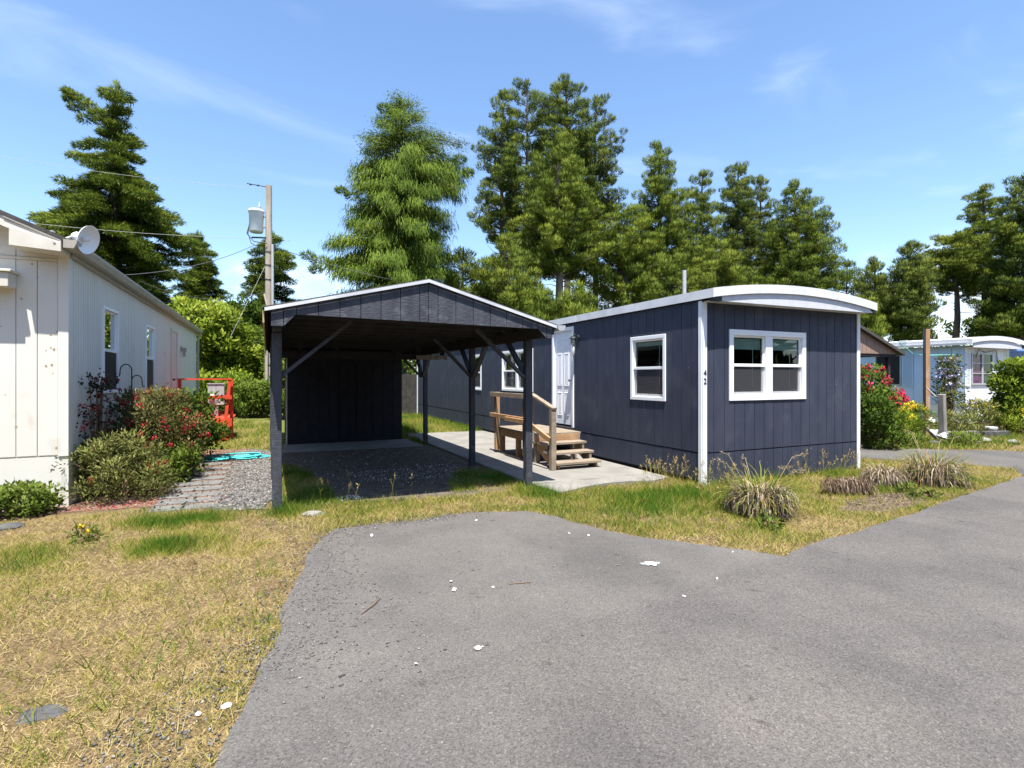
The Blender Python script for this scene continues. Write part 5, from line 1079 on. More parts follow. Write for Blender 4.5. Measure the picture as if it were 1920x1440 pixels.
# far wood that closes the horizon
c = Cards(); RNG = np.random.default_rng(55)
for i in range(520):
    px = RNG.uniform(-500, 2500); d = RNG.uniform(50, 85); h = (RNG.uniform(1.5, 9.5) if px > 1640 else RNG.uniform(1.2, 6.6)) if px > 520 else RNG.uniform(.8, 4.2)
    p = AT(px, d, h * RNG.uniform(.15, 1)); r_ = RNG.uniform(.9, 1.7)
    c.clump(p, r_, 60, zs=.8, L=(.4, .9), W=(.16, .3), tint=RNG.uniform(.25, .6), tv=.15)
for i in range(1300):
    a_ = RNG.uniform(math.radians(88), math.radians(272)) + YAW; d = RNG.uniform(26, 34)
    p = Vector((math.sin(a_) * d, math.cos(a_) * d, RNG.uniform(.6, 10.5) * RNG.uniform(.5, 1)))
    c.clump(p, 1.6, 32, zs=.8, L=(.9, 1.7), W=(.4, .8), tint=RNG.uniform(.2, .5), tv=.15)
tag(c.build('far_wood', PINED), kind='stuff')

# ---- broadleaf shrubs
def shrub(name, label, cat, p, h, rx, ry, mat, n=26, leaves=150, L=(.06, .11), W=(.035, .06), seed=0, tint=.5, flowers=None, fn=0, fsize=(.03, .06), stems=7, zlo=.12, csize=.3, bias=(0, 0, .35), group=None, up=None, fband=(.3, 1.0), fspread=1.0, open_=0.0, rz=0.0):
    global RNG
    RNG = np.random.default_rng(3000 + seed); rr = random.Random(seed)
    p = Vector(p); t = thing(name, label, cat, p, group); c = Cards(); st = MB(); fc_ = Cards()
    A = Matrix.Rotation(rz, 3, 'Z')
    for i in range(n):
        a = i * 2.39996; q = (i + .5) / n; zf = zlo + (1 - zlo) * rr.random() ** .8
        rad = math.sqrt(max(0, 1 - max(0, (zf - .45) / .6) ** 2)) * (.35 + .65 * math.sqrt(rr.random()))
        cc = p + A @ Vector((math.cos(a) * rad * rx, math.sin(a) * rad * ry, h * zf * (1 - .10)))
        s_ = csize * rr.uniform(.7, 1.2)
        c.clump(cc, s_, int(leaves * rr.uniform(.6, 1.1)), zs=.75, bias=bias, L=L, W=W, tint=tint + rr.uniform(-.15, .15), tv=.16, shell=.2)
        if i < stems * 2: st.tube([p + Vector((rr.uniform(-.12, .12) * rx, rr.uniform(-.12, .12) * ry, -.02)), p.lerp(cc, .5) + Vector((0, 0, .05)), cc], [.018 + .006 * h, .012, .004], 5, caps=False)
    st.build('stems', STEM, t); o = c.build('foliage', mat, t)
    if flowers:
        k = 0
        while k < fn:
            a = rr.uniform(0, 6.28); zf = rr.uniform(*fband); rad = math.sqrt(max(0, 1 - max(0, (zf - .45) / .6) ** 2)) * rr.uniform(.82, 1.08)
            cc = p + A @ Vector((math.cos(a) * rad * rx, math.sin(a) * rad * ry, h * zf * .95))
            fc_.clump(cc, fsize[1] * .8 * fspread, 16, zs=.8, bias=(0, 0, .2), L=fsize, W=(fsize[0] * .7, fsize[1] * .7), tint=rr.uniform(.2, .8), tv=.2, shell=.1); k += 1
        fc_.build('blossoms', flowers, t)
    return t
shrub('fuchsia_bush', 'yellowish fine leaved bush at the near corner of the cream house', 'bush', (-1.80, 8.62, 0), .92, .50, .55, OLIVE, n=46, leaves=190, L=(.03, .075), W=(.012, .024), seed=1, tint=.55, flowers=REDF, fn=9, fsize=(.02, .04), csize=.2)
shrub('fuchsia_bush', 'tall fuchsia bush full of crimson blossoms below the hook', 'bush', (-1.68, 10.15, 0), 1.48, .66, .9, FUCHL, n=58, leaves=190, L=(.03, .075), W=(.014, .03), seed=2, tint=.42, flowers=REDF, fn=62, fsize=(.022, .05), csize=.23, fband=(.35, 1))
shrub('leafy_bush', 'dark green broad leaved bush with a few red blossoms beside the hose', 'bush', (-1.45, 11.7, 0), 1.40, .68, .75, BROADG, n=52, leaves=120, L=(.05, .11), W=(.035, .065), seed=3, tint=.5, flowers=REDF, fn=26, fsize=(.022, .045), csize=.24)
shrub('climbing_vine', 'thin dark vine climbing the shaded cream wall under the first window', 'vine', (-2.12, 9.0, 0), 1.85, .10, .5, DARKL, n=24, leaves=34, L=(.03, .07), W=(.02, .045), seed=4, tint=.5, flowers=REDF, fn=14, fsize=(.02, .04), csize=.15, stems=12)
shrub('leafy_plant', 'low bright green leafy plant in front of the cream skirting', 'plant', (-2.72, 7.98, 0), .36, .48, .24, BROADG, n=26, leaves=120, L=(.035, .08), W=(.02, .04), seed=5, tint=.72, csize=.13, zlo=.2)
shrub('leafy_bush', 'low broad leaved green plant at the path edge between the fuchsias', 'bush', (-1.32, 9.75, 0), .55, .30, .42, BROADG, n=20, leaves=90, L=(.05, .1), W=(.035, .06), seed=6, tint=.62, csize=.17)
p = AT(372, 23.5); shrub('yellow_shrub', 'large yellow green leafy shrub behind the far end of the cream house', 'shrub', p, 5.3, 1.9, 1.6, BROADY, n=110, leaves=130, L=(.12, .26), W=(.08, .15), seed=7, tint=.55, csize=.5, stems=10)
p = AT(432, 24.5); shrub('yellow_shrub', 'yellow green shrub filling the gap between the cream house and the pole', 'shrub', p, 4.3, 1.25, 1.2, BROADY, n=70, leaves=130, L=(.12, .24), W=(.08, .14), seed=8, tint=.5, csize=.45)
p = AT(452, 31); shrub('dark_bush_tree', 'dark round evergreen tree behind the yellow green shrub', 'tree', p, 6.4, 2.1, 2.0, BROADG, n=90, leaves=150, L=(.14, .26), W=(.09, .14), seed=9, tint=.3, csize=.6)
p = AT(500, 30); shrub('dark_bush_tree', 'mid green round tree close behind the lower part of the pole', 'tree', p, 4.6, 1.3, 1.4, BROADG, n=60, leaves=150, L=(.12, .24), W=(.08, .13), seed=10, tint=.5, csize=.5)
p = AT(480, 21.3); shrub('green_shrub', 'bright green rounded shrub on the back lawn next to the pole', 'shrub', p, 1.45, .7, .6, BROADG, n=40, leaves=130, L=(.08, .16), W=(.05, .09), seed=11, tint=.75, csize=.28)
p = AT(442, 22); shrub('green_shrub', 'mid green shrub behind the red railing', 'shrub', p, 1.75, .8, .7, BROADY, n=44, leaves=120, L=(.1, .18), W=(.06, .1), seed=12, tint=.3, csize=.32)
p = AT(590, 25); shrub('yellow_shrub', 'yellow green tree hidden behind the carport roof, mirrored in the cream house window', 'tree', p, 4.9, 2.0, 1.8, BROADY, n=70, leaves=110, L=(.12, .26), W=(.08, .15), seed=15, tint=.5, csize=.55)
p = AT(775, 27); shrub('dark_bush_tree', 'dark leafy tree over the board fence between shed and navy home', 'tree', p, 4.6, 1.5, 1.2, BROADG, n=60, leaves=130, L=(.12, .22), W=(.08, .13), seed=13, tint=.45, csize=.5)
p = AT(535, 20.5); shrub('green_shrub', 'green shrub glimpsed between the left carport post and the shed', 'shrub', p, 2.3, .5, .6, BROADG, n=36, leaves=120, L=(.1, .18), W=(.06, .1), seed=14, tint=.65, csize=.3)
# neighbour's garden on the right
p = G(1640, 836); shrub('rose_bush', 'tall climbing rose with crimson blooms at the edge of the navy home', 'rose bush', (p.x + .1, p.y + .3, 0), 2.05, .55, .55, BROADG, n=64, leaves=78, L=(.05, .1), W=(.035, .06), seed=20, tint=.5, flowers=PINKF, fn=34, fsize=(.04, .085), csize=.26, fband=(.5, .95))
p = G(1700, 826); shrub('rose_bush', 'lower sprawling rose with red blooms left of the tall wooden post', 'rose bush', (p.x, p.y + .5, 0), 1.35, .85, .5, OLIVE, n=44, leaves=70, L=(.05, .1), W=(.03, .05), seed=21, tint=.5, flowers=PINKF, fn=46, fsize=(.04, .085), csize=.25, fband=(.6, 1))
p = G(1682, 833); shrub('flower_clump', 'bright green clump with yellow flowers in front of the roses', 'plant', (p.x, p.y, 0), .85, .5, .4, BROADY, n=40, leaves=90, L=(.05, .12), W=(.012, .025), seed=22, tint=.4, flowers=YELLF, fn=26, fsize=(.02, .04), csize=.2, bias=(0, 0, .9), fband=(.8, 1.05))
p = G(1728, 830); shrub('flower_clump', 'green clump with orange yellow flowers left of the short grey post', 'plant', (p.x, p.y + .2, 0), .95, .34, .35, BROADG, n=30, leaves=90, L=(.05, .12), W=(.012, .025), seed=23, tint=.7, flowers=YELLF, fn=34, fsize=(.02, .045), csize=.2, bias=(0, 0, .9), fband=(.85, 1.1))
p = G(1650, 843); shrub('dark_bush', 'dark leafy bush hugging the corner of the navy home', 'bush', (p.x, p.y + .1, 0), 1.2, .38, .4, BROADG, n=34, leaves=110, L=(.05, .1), W=(.03, .05), seed=24, tint=.3, csize=.22)
p = AT(1779, 17.2); shrub('wisteria_vine', 'climbing vine with lilac blossom clusters at the corner of the blue home', 'vine', p, 2.5, .42, .3, OLIVE, n=44, leaves=44, L=(.06, .13), W=(.03, .06), seed=25, tint=.35, flowers=LILAC, fn=26, fsize=(.04, .07), csize=.22, stems=9, fband=(.55, .95), zlo=.3)
p = AT(1910, 15.5); shrub('green_shrub', 'rounded light green shrub at the right border before the blue home', 'shrub', p, 2.2, .5, .6, BROADY, n=60, leaves=130, L=(.07, .14), W=(.045, .08), seed=26, tint=.38, csize=.3)
for i, (px, py, h, rx, lab, mat, fl, fn) in enumerate(((1800, 818, .75, .5, 'weedy green plants right of the short grey post', OLIVE, None, 0), (1835, 812, .95, .5, 'tall stalky plants with small yellow tips before the curtained window', OLIVE, YELLF, 10), (1868, 806, .9, .45, 'green plant with dusky red flower heads below the window corner', BROADG, REDF, 22), (1892, 806, 1.0, .5, 'yellow flowered weeds below the light green shrub', BROADG, YELLF, 22), (1918, 815, .7, .5, 'low flowering weeds at the right border', BROADY, YELLF, 14))):
    p = G(px, py); shrub('garden_plant', lab, 'plant', (p.x, p.y, 0), h, rx, .4, mat, n=26, leaves=70, L=(.06, .14), W=(.014, .03), seed=30 + i, tint=.55, flowers=fl, fn=fn, fsize=(.025, .05), csize=.2, bias=(0, 0, .9), fband=(.75, 1.1))
for i, (px, py, lab) in enumerate(((1662, 842, 'low weeds under the roses beside the side drive'), (1704, 838, 'low green weeds in front of the flower clumps'), (1806, 836, 'low weeds along the garden boards'))):
    p = G(px, py); shrub('garden_plant', lab, 'plant', (p.x, p.y, 0), .28, .42, .25, BROADG, n=18, leaves=70, L=(.05, .11), W=(.014, .03), seed=40 + i, tint=.75, csize=.16, bias=(0, 0, .7))
# odds and ends in that garden
q = G(1756, 828); o = MB().lathe([(.0, .10), (.02, .1), (.04, .0), (.17, -.12), (.175, -.13), (.16, -.12), (.03, .0), (0, .02)], 18, (q.x, q.y, .26), (.5, -.5, .55)).build('metal_funnel', GALV); tag(o, 'dented grey metal funnel lying at the foot of the short post', 'funnel')
q = G(1764, 832); o = MB().lathe([(.03, .16), (.04, .16), (.15, .02), (.16, .0), (.14, .0), (.03, .14)], 18, (q.x + .1, q.y, .12), (.3, -.2, .8)).build('metal_cone', GALV); tag(o, 'grey metal cone standing in the weeds beside the funnel', 'funnel')
q = G(1747, 822); o = MB().lathe([(0, 0), (.06, .0), (.075, .01), (.07, .016), (.055, .008), (0, .012)], 20, (q.x, q.y, .48), (-.5, -.7, .45)).build('white_plate', WHITE); tag(o, 'round white plate propped upright near the short wooden post', 'plate')
for (a, b_, lab) in ((1772, 1832, 'grey weathered board edging the flower bed right of the short post'), (1842, 1888, 'dark timber edging under the orange grass')):
    pa, pb_ = G(a, 822), G(b_, 820); o = MB().beam((pa.x, pa.y, .09), (pb_.x, pb_.y, .09), .14, .18).build('edging_board', GREYW if a < 1800 else ROCK, bevel=.01); tag(o, lab, 'board')
q = G(1850, 816); o = MB().lathe([(0, 0), (.1, 0), (.135, .14), (.14, .2), (.12, .2), (.1, .15), (0, .15)], 16, (q.x - .05, q.y - .12, .05)).build('plant_pot', GALV); tag(o, 'small pale grey pot beside the dark timber edging', 'pot')
for i, (px, py, r_, m, lab) in enumerate(((1670, 840, .13, PALER, 'pale rock at the weedy edge of the side drive'), (1845, 830, .16, PALER, 'broad pale stone below the dark timber edging'), (1752, 834, .12, ROCK, 'dark stone in front of the metal cone'), (1716, 826, .2, PALER, 'grey boulder under the flower clumps'), (1900, 832, .12, PALER, 'flat pale stone near the right border'))):
    q = G(px, py); rock('garden_rock', (q.x, q.y, .04), r_, m, lab, seed=20 + i, sq=(1.3, .9, .6))

# ---- strap leaved clumps by the lane
def strap(label, p, h, r_, n, green, seed, tall=0, fall=1.0, cyl=None, cat='ornamental grass', name='grass_clump', dry=None):
    "arching dry blades, the upper ones still green"
    global RNG
    RNG = np.random.default_rng(5000 + seed); rr = random.Random(seed); p = Vector(p)
    t = thing(name, label, cat, p)
    def blades(n, mat, lh, tl, nm, droop, w_=(.010, .02), spread=1.0, core=.35):
        V = []; T = []; cnt = []; idx = []; k = 0
        for i in range(n):
            a = rr.uniform(0, 6.28); r0 = core * r_ * math.sqrt(rr.random()); z0 = rr.uniform(.0, .6) * h * (.6 if droop > .6 else .3)
            if cyl: 
                u_ = rr.uniform(-.5, .5); b_ = p + Vector((cyl.x * u_, cyl.y * u_, 0)); r0 = r_ * .25; z0 = rr.uniform(.05, h * .9)
                b_ = b_ + Vector((math.cos(a) * r0, math.sin(a) * r0, z0))
            else: b_ = p + Vector((math.cos(a) * r0, math.sin(a) * r0, z0))
            od = Vector((math.cos(a + rr.uniform(-.5, .5)), math.sin(a + rr.uniform(-.5, .5)), 0)); L_ = rr.uniform(.6, 1.1) * lh; ww = rr.uniform(*w_)
            el = rr.uniform(.6, 1.4) if droop < .6 else rr.uniform(.3, 1.45); pts = [b_]; q = b_.copy(); tn = rr.uniform(*tl)
            if cyl: el = rr.uniform(-.3, .7)
            for s_ in range(5):
                od = (od + Vector((rr.uniform(-.4, .4), rr.uniform(-.4, .4), 0))).normalized()
                q = q + (od * math.cos(el) * spread + Vector((0, 0, math.sin(el)))) * L_ / 5; el -= droop * rr.uniform(.45, .8)
                if q.z < .012: q.z = .012 + rr.random() * .02
                pts.append(q.copy())
            sd = Vector((-od.y, od.x, rr.uniform(-.3, .3))).normalized(); ws = [.6, 1, .95, .8, .5, .08]
            for q_, w2 in zip(pts, ws): V += [tuple(q_ - sd * ww * w2 / 2), tuple(q_ + sd * ww * w2 / 2)]; T += [tn, tn + .05]
            for s_ in range(5): idx += [k + 2 * s_, k + 2 * s_ + 1, k + 2 * s_ + 3, k + 2 * s_ + 2]; cnt.append(4)
            k += 12
        link(nm, raw_mesh(nm, np.array(V), np.array(cnt), np.array(idx), np.array(T), mat), t)
    blades(int(n * 1.9), dry or DRYM, h * 1.0, (.1, 1.0), 'dry_leaves', 1.05 * fall, w_=(.005, .012), spread=.62, core=.62)
    MB().lathe([(0, h * .45), (r_ * .28, h * .4), (r_ * .42, h * .2), (r_ * .4, .0)], 10, p).build('root_core', pbr('root_core_brown', (.05, .035, .025), (.09, .06, .04), rough=.95, scale=20), t)
    if green: blades(int(green * 1.5), GREENB, h * 1.3, (.1, .95), 'green_leaves', .5, w_=(.006, .014), spread=.8, core=.5)
    if tall:
        m = Cards(); st = MB()
        for i in range(tall):
            a = rr.uniform(0, 6.28); od = Vector((math.cos(a), math.sin(a), 0)); L_ = h * rr.uniform(.95, 1.35)
            q = [p + od * .1, p + od * (.16 + .1 * L_) + Vector((0, 0, L_ * .55)), p + od * (.2 + .28 * L_) + Vector((0, 0, L_ * .92)), p + od * (.22 + .42 * L_) + Vector((0, 0, L_ * .95))]
            st.tube(q, [.004, .003, .0025, .002], 4, caps=False)
            for s_ in range(6): m.clump(q[2].lerp(q[3], s_ / 5) , .012, 5, zs=1, bias=tuple(od * .9), L=(.015, .035), W=(.004, .008), tint=.6, tv=.25, hint=False)
        tag(st.build('seed_stalks', pbr('straw_stalk', (.36, .30, .14), rough=.8), t), kind='stuff'); tag(m.build('seed_heads', DRYM, t), kind='stuff')
    return t
p = G(1425, 962); strap('grey and green clump of strappy grass with seed heads by the navy end wall', (p.x, p.y, 0), .54, .40, 820, 300, 1, tall=9)
p = G(1592, 928); strap('brown dead clump lying on its side like a bale near the lane', (p.x + .02, p.y + .02, .0), .25, .26, 620, 0, 2, fall=.9, cyl=Vector(RIGHT) * .5, dry=leafy('brown_dead_leaves', [(.03, .018, .012), (.08, .05, .032), (.16, .11, .075), (.34, .26, .19)], .15))
p = G(1665, 912); strap('shaggy grey dead clump with a dark root side behind the bale', (p.x + .05, p.y + .1, 0), .43, .32, 480, 20, 3)
p = G(1765, 910); strap('rust and green strappy clump furthest right by the lane', (p.x, p.y + .1, 0), .60, .46, 560, 240, 4, tall=4)
q = G(1868, 812); strap('small tuft of orange straw grass behind the dark timber edging', (q.x, q.y + .1, 0), .4, .3, 160, 60, 6, cat='grass tuft', name='straw_tuft')

# ================================================================== GRASS, PEBBLES, CHIPS
def visible(x, y, m=1.2):
    dx, dy = x, y; d = dx * SN + dy * CS; l = dx * CS - dy * SN
    return (d > 1.2) & (np.abs(l) < d * .965 + m)
BLOCK = [ROADP, SIDEP, APRP, [(3.5, 7.0), (5.77, 6.96), (5.77, 14.7), (3.45, 14.7)], [(X0 - .02, Y0 - .0), (X1, Y0), (X1, Y1), (X0 - .02, Y1)], [(-9.6, HY0), (HX + .02, HY0), (HX + .02, HY1), (-9.6, HY1)], [(SX0 - .1, 12.2), (SX1 + .1, 12.2), (SX1 + .1, 16), (SX0 - .1, 16)]]
def free(x, y, extra=()):
    ok = visible(x, y)
    for b_ in list(BLOCK) + list(extra): ok &= ~inside(b_, x, y)
    return ok
def blobs(x, y, L): 
    s = np.zeros(len(x))
    for (cx, cy, r_, a) in L: s += a * np.exp(-((x - cx) ** 2 + (y - cy) ** 2) / r_ ** 2)
    return s
gc = Cards(tri=True)
def grass(poly, n, hgt, wid, dry, seed, lie=.5, green=(), extra=(), tuft=.0, amp=1.0, keep=None):
    global RNG
    RNG = np.random.default_rng(seed); P = np.array(poly); lo, hi = P.min(0), P.max(0)
    x = RNG.uniform(lo[0], hi[0], n); y = RNG.uniform(lo[1], hi[1], n)
    if tuft:
        x += (np.round(x / .07) * .07 - x) * tuft * RNG.random(n); y += (np.round(y / .07) * .07 - y) * tuft * RNG.random(n)
    k = inside(poly, x, y) & free(x, y, extra); x, y = x[k], y[k]
    thin = fbm(x * 3.1, y * 3.1, seed + 40); k = RNG.random(len(x)) < np.clip(.25 + 2.2 * (thin - .2), .12, 1); x, y = x[k], y[k]; n = len(x)
    f1 = fbm(x * 1.3, y * 1.3, seed); f2 = fbm(x * 5.5, y * 5.5, seed + 5)
    gb = blobs(x, y, green)
    t = dry + amp * (f1 - .5) * 1.15 + amp * (f2 - .5) * .75 + RNG.normal(size=n) * .17 - gb
    hh = hgt * (.45 + 1.0 * f2) * RNG.uniform(.5, 1.3, n) * (1 + 1.5 * np.clip(gb, 0, 1)); gl_ = np.clip(1 - t, 0, 1)
    hh *= .65 + .8 * gl_
    az = RNG.uniform(0, 6.28, n); up_ = np.clip(.25 + 1.3 * gl_ + RNG.normal(size=n) * .35 - lie * .6 * (1 - gl_), .04, 3)
    dv = np.stack([np.cos(az), np.sin(az), up_ * 1.2], 1)
    z = np.where(inside(DIRTP, x, y), .006, .0)
    gc.add(np.stack([x, y, z], 1), dv, hh, RNG.uniform(.6, 1.4, n) * wid, t)
lawn_l = [(-3.9, 7.6), (-2.2, 7.75), (-1.2, 7.62), (-.55, 7.3), (.1, 7.0), (.6, 6.95), (.9, 6.2), (.5, 5.4), (.25, 4.4), (.15, 3.4), (.05, 2.7), (-.1, 1.5), (-.9, 1.0), (-1.9, 1.4), (-4.6, 5), (-4.6, 7.6)]
GRN = [(-1.27, 6.94, .26, .75), (-.95, 6.9, .25, .45), (-.6, 6.95, .3, .5), (-.81, 5.76, .24, .5), (-1.0, 5.9, .22, .4), (-.5, 6.0, .4, .25), (.12, 6.75, .22, .9), (.3, 6.85, .2, .6), (-1.9, 6.0, .45, .35), (-.3, 5.5, .3, .3)]
grass(lawn_l, 380000, .046, .0044, .77, 11, lie=.85, green=GRN, amp=1.0)
grass(lawn_l, 30000, .06, .004, .80, 13, lie=.3, amp=.7, tuft=.9)
grass(lawn_l, 26000, .085, .005, .5, 12, lie=.2, green=GRN, tuft=.9)
verge = [(.1, 7.05), (1.2, 7.05), (2.4, 6.85), (3.3, 7.0), (3.6, 6.95), (5.78, 6.95), (5.78, 5.95), (9.4, 5.95), (9.4, 6.6), (10.3, 6.9), (11.4, 5.6), (12.0, 4.7), (10.5, 4.2), (8.5, 3.9), (6, 3.4), (4.1, 3.1), (2.8, 5.4), (.6, 5.7), (.1, 6.4)]
VG = [(4.2, 5.6, .6, .28), (4.9, 5.5, .5, .25), (5.5, 5.7, .5, .3), (.15, 6.8, .25, .6), (3.5, 6.75, .3, .4), (6.5, 5.7, .6, .25), (8.6, 5.8, .5, .3), (3.4, 6.4, .3, .3), (5.4, 4.7, .4, .2)]
bare = [[(6.2, 4.2), (6.9, 4.45), (7.6, 4.55), (8.2, 4.45), (8.3, 4.2), (7.4, 3.95), (6.6, 3.9)]]
grass(verge, 240000, .062, .006, .53, 21, lie=.5, green=VG, extra=bare, amp=.8)
grass(verge, 30000, .11, .006, .44, 22, lie=.1, green=VG, tuft=.9)
# fringe under the carport, by the slab and along the walls
grass([(.15, 7.0), (.85, 7.0), (.75, 8.6), (.45, 10.2), (.15, 10.6)], 9000, .09, .006, .25, 31, lie=.1, tuft=.8)
grass([(2.3, 7.0), (3.5, 7.0), (3.5, 8.6), (3.0, 8.8), (2.5, 7.8)], 7000, .08, .006, .3, 32, lie=.1, tuft=.8)
grass([(5.3, 6.4), (5.8, 6.2), (5.8, 5.75), (9.4, 5.75), (9.4, 5.96), (5.8, 5.96), (5.8, 6.9), (5.55, 6.9)], 5000, .17, .006, .42, 33, lie=.0)
grass([(3.5, 12.2), (3.5, 14.7), (5.75, 14.7), (5.75, 22), (2.8, 23), (3.2, 16.2), (3.2, 12.6)], 26000, .16, .011, .22, 34, lie=.0, amp=.7)
grass([(-.1, 13), (.4, 12.4), (.3, 16), (.0, 21), (-2, 25), (-2.2, 18), (-2.1, 13.8), (-.6, 13.2)], 24000, .10, .011, .42, 35, lie=.2, amp=.8)
grass([(11.2, 8), (13.2, 7.0), (14.8, 6.2), (20, 7.2), (22, 9.5), (17, 10), (12, 12)], 42000, .13, .011, .30, 36, lie=.1, amp=.9)
grass([(13.2, 7.0), (14.6, 6.1), (15.2, 5.6), (20, 7.0), (20, 7.6), (15.0, 6.5)], 14000, .06, .010, .72, 37, lie=.6)
tag(gc.build('grass', GRASSM, curl=.16), kind='stuff')

# tall seeding stalks along the wall and dandelions on the dry lawn
c = Cards(); RNG = np.random.default_rng(77)
for (x, y) in [(5.45, 6.35), (5.3, 6.5), (5.6, 6.2), (5.7, 5.8), (6.1, 5.75), (5.2, 5.2), (5.9, 5.5), (8.2, 5.8), (8.7, 5.82), (9.1, 5.85), (7.9, 5.8), (5.0, 5.0), (1.0, 7.05), (1.5, 7.05), (.7, 7.1), (5.5, 6.05), (5.62, 6.7)]:
    for k in range(3 if y > 7 else 7):
        b_ = np.array([x + RNG.normal() * .09, y + RNG.normal() * .06, 0]); h = RNG.uniform(.18, .46); dv = np.array([RNG.normal() * .22, RNG.normal() * .22, 1]); dv /= np.linalg.norm(dv)
        c.add(b_[None], dv[None], np.array([h]), np.array([.006]), np.array([.5]))
        c.add((b_ + dv * h * .5)[None], (dv + np.array([RNG.normal() * .6, RNG.normal() * .6, -.1]))[None], np.array([h * .4]), np.array([.006]), np.array([.35]))
        for j in range(8): c.add((b_ + dv * h * (.78 + .03 * j))[None], (dv + RNG.normal(size=3) * .5)[None], np.array([.045]), np.array([.010]), np.array([.62]))
tag(c.build('seeding_grass', GRASSM), kind='stuff')
for i, (px, py, lab) in enumerate(((152, 1004, 'dandelion with three yellow heads on the dry lawn, nearest the cream house'), (165, 1015, 'dandelion with yellow heads just in front of the other dandelion'))):
    q = G(px, py); shrub('dandelion', lab, 'plant', (q.x, q.y, 0), .08, .10, .09, BROADG, n=8, leaves=14, L=(.04, .09), W=(.012, .02), seed=60 + i, tint=.55, flowers=YELLF, fn=4, fsize=(.012, .022), csize=.06, stems=3, bias=(0, 0, .1), fband=(1.0, 1.4))
for i, (px, py) in enumerate(((1735, 935), (1440, 990), (1700, 925))):
    q = G(px, py); shrub('weed', ('broad green weed at the lane edge below the rust coloured clump', 'dark green weed in the verge below the seed head clump', 'small weed between the bale and the lane')[i], 'plant', (q.x, q.y, 0), .10, .14, .12, BROADG, n=9, leaves=20, L=(.04, .10), W=(.014, .026), seed=70 + i, tint=.6, csize=.07, stems=3, bias=(0, 0, .2))

def pebbles(name, pts, size, mat, seed, flat=.55):
    "small angular stones joined into one part"
    rng = np.random.default_rng(seed); n = len(pts)
    o = np.array([[1, 0, 0], [0, 1, 0], [-1, 0, 0], [0, -1, 0], [0, 0, 1], [0, 0, -1.0]]); fs = np.array([[0, 1, 4], [1, 2, 4], [2, 3, 4], [3, 0, 4], [1, 0, 5], [2, 1, 5], [3, 2, 5], [0, 3, 5]])
    sc = rng.uniform(.5, 1.4, (n, 1, 1)) * size; sh = rng.uniform(.6, 1.3, (n, 1, 3)) * np.array([1, 1, flat])
    v = o[None] * sc * sh * rng.uniform(.75, 1.15, (n, 6, 1)); a = rng.uniform(0, 6.28, n); ca, sa = np.cos(a)[:, None], np.sin(a)[:, None]
    X = v[:, :, 0] * ca - v[:, :, 1] * sa; Y = v[:, :, 0] * sa + v[:, :, 1] * ca
    V = np.stack([X + pts[:, 0:1], Y + pts[:, 1:2], v[:, :, 2] + pts[:, 2:3]], 2)
    t = np.clip(rng.beta(2, 2.6, n), 0, 1)
    idx = (fs[None] + (np.arange(n) * 6)[:, None, None]).reshape(-1)
    return tag(link(name, raw_mesh(name, V.reshape(-1, 3), np.full(n * 8, 3), idx, np.repeat(t, 6), mat)), kind='stuff')
def scatter(poly, n, z, seed, avoid=()):
    rng = np.random.default_rng(seed); P = np.array(poly); lo, hi = P.min(0), P.max(0); x = rng.uniform(lo[0], hi[0], n); y = rng.uniform(lo[1], hi[1], n); k = inside(poly, x, y)
    for a in avoid: k &= ~inside(a, x, y)
    return np.stack([x[k], y[k], np.full(k.sum(), z)], 1)
pebbles('gravel', scatter(BEDP, 9000, .012, 1), .022, STONEM, 1)
e = np.array([(p.x, p.y) for p in edge[:9]]); rng = np.random.default_rng(4)
seg = rng.integers(0, len(e) - 1, 2600); f_ = rng.random((2600, 1)); q = e[seg] * (1 - f_) + e[seg + 1] * f_ + np.stack([rng.normal(.10, .20, 2600), rng.normal(0, .10, 2600)], 1)
pebbles('loose_gravel', np.concatenate([np.c_[q, np.full(2600, .014)], scatter([(-.3, 1.6), (1.0, 1.6), (.9, 4.2), (.5, 5), (.1, 3)], 500, .016, 9)]), .0085, STONEM, 2)
pebbles('lawn_gravel', np.concatenate([scatter([(-.75, 2.0), (-.1, 2.0), (.1, 3.6), (-.2, 3.6), (-.7, 2.9)], 1300, .006, 10), scatter([(-.1, 6.2), (.5, 6.0), (.6, 7), (.0, 7)], 350, .006, 12)]), .010, STONEM, 3)
pebbles('road_stones', scatter([(0, 1.5), (9, 1.5), (11, 4.5), (4, 3.2), (.7, 5.7)], 420, .019, 11, ), .006, STONEM, 5)
pebbles('carport_gravel', scatter(DIRTP, 4200, .008, 6), .0065, leafy('brown_pebbles', [(.04, .033, .028), (.09, .075, .06), (.16, .14, .12), (.26, .24, .22)], 0), 6)
# bark chips
c = Cards(); RNG = np.random.default_rng(8)
P = np.concatenate([scatter(MULP, 12000, .008, 21), scatter([(-.75, 7.3), (-.5, 7.3), (-.35, 12.9), (-.7, 12.9)], 1500, .012, 22)])
n = len(P); c.add(P, np.c_[RNG.normal(size=(n, 2)), RNG.uniform(-.05, .45, n)], RNG.uniform(.015, .05, n), RNG.uniform(.008, .02, n), RNG.random(n))
tag(c.build('bark_chips', CHIPM), kind='stuff'); c = Cards(); P = scatter(bare[0], 1500, .006, 23); n = len(P); c.add(P, np.c_[RNG.normal(size=(n, 2)), RNG.uniform(.0, .3, n)], RNG.uniform(.03, .12, n), RNG.uniform(.005, .010, n), .1 + .6 * RNG.random(n))
tag(c.build('dead_straw', DRYM), kind='stuff')
sheet('bare_soil', bare[0], .003, THATCH, jit=.15, step=.1, seed=31)
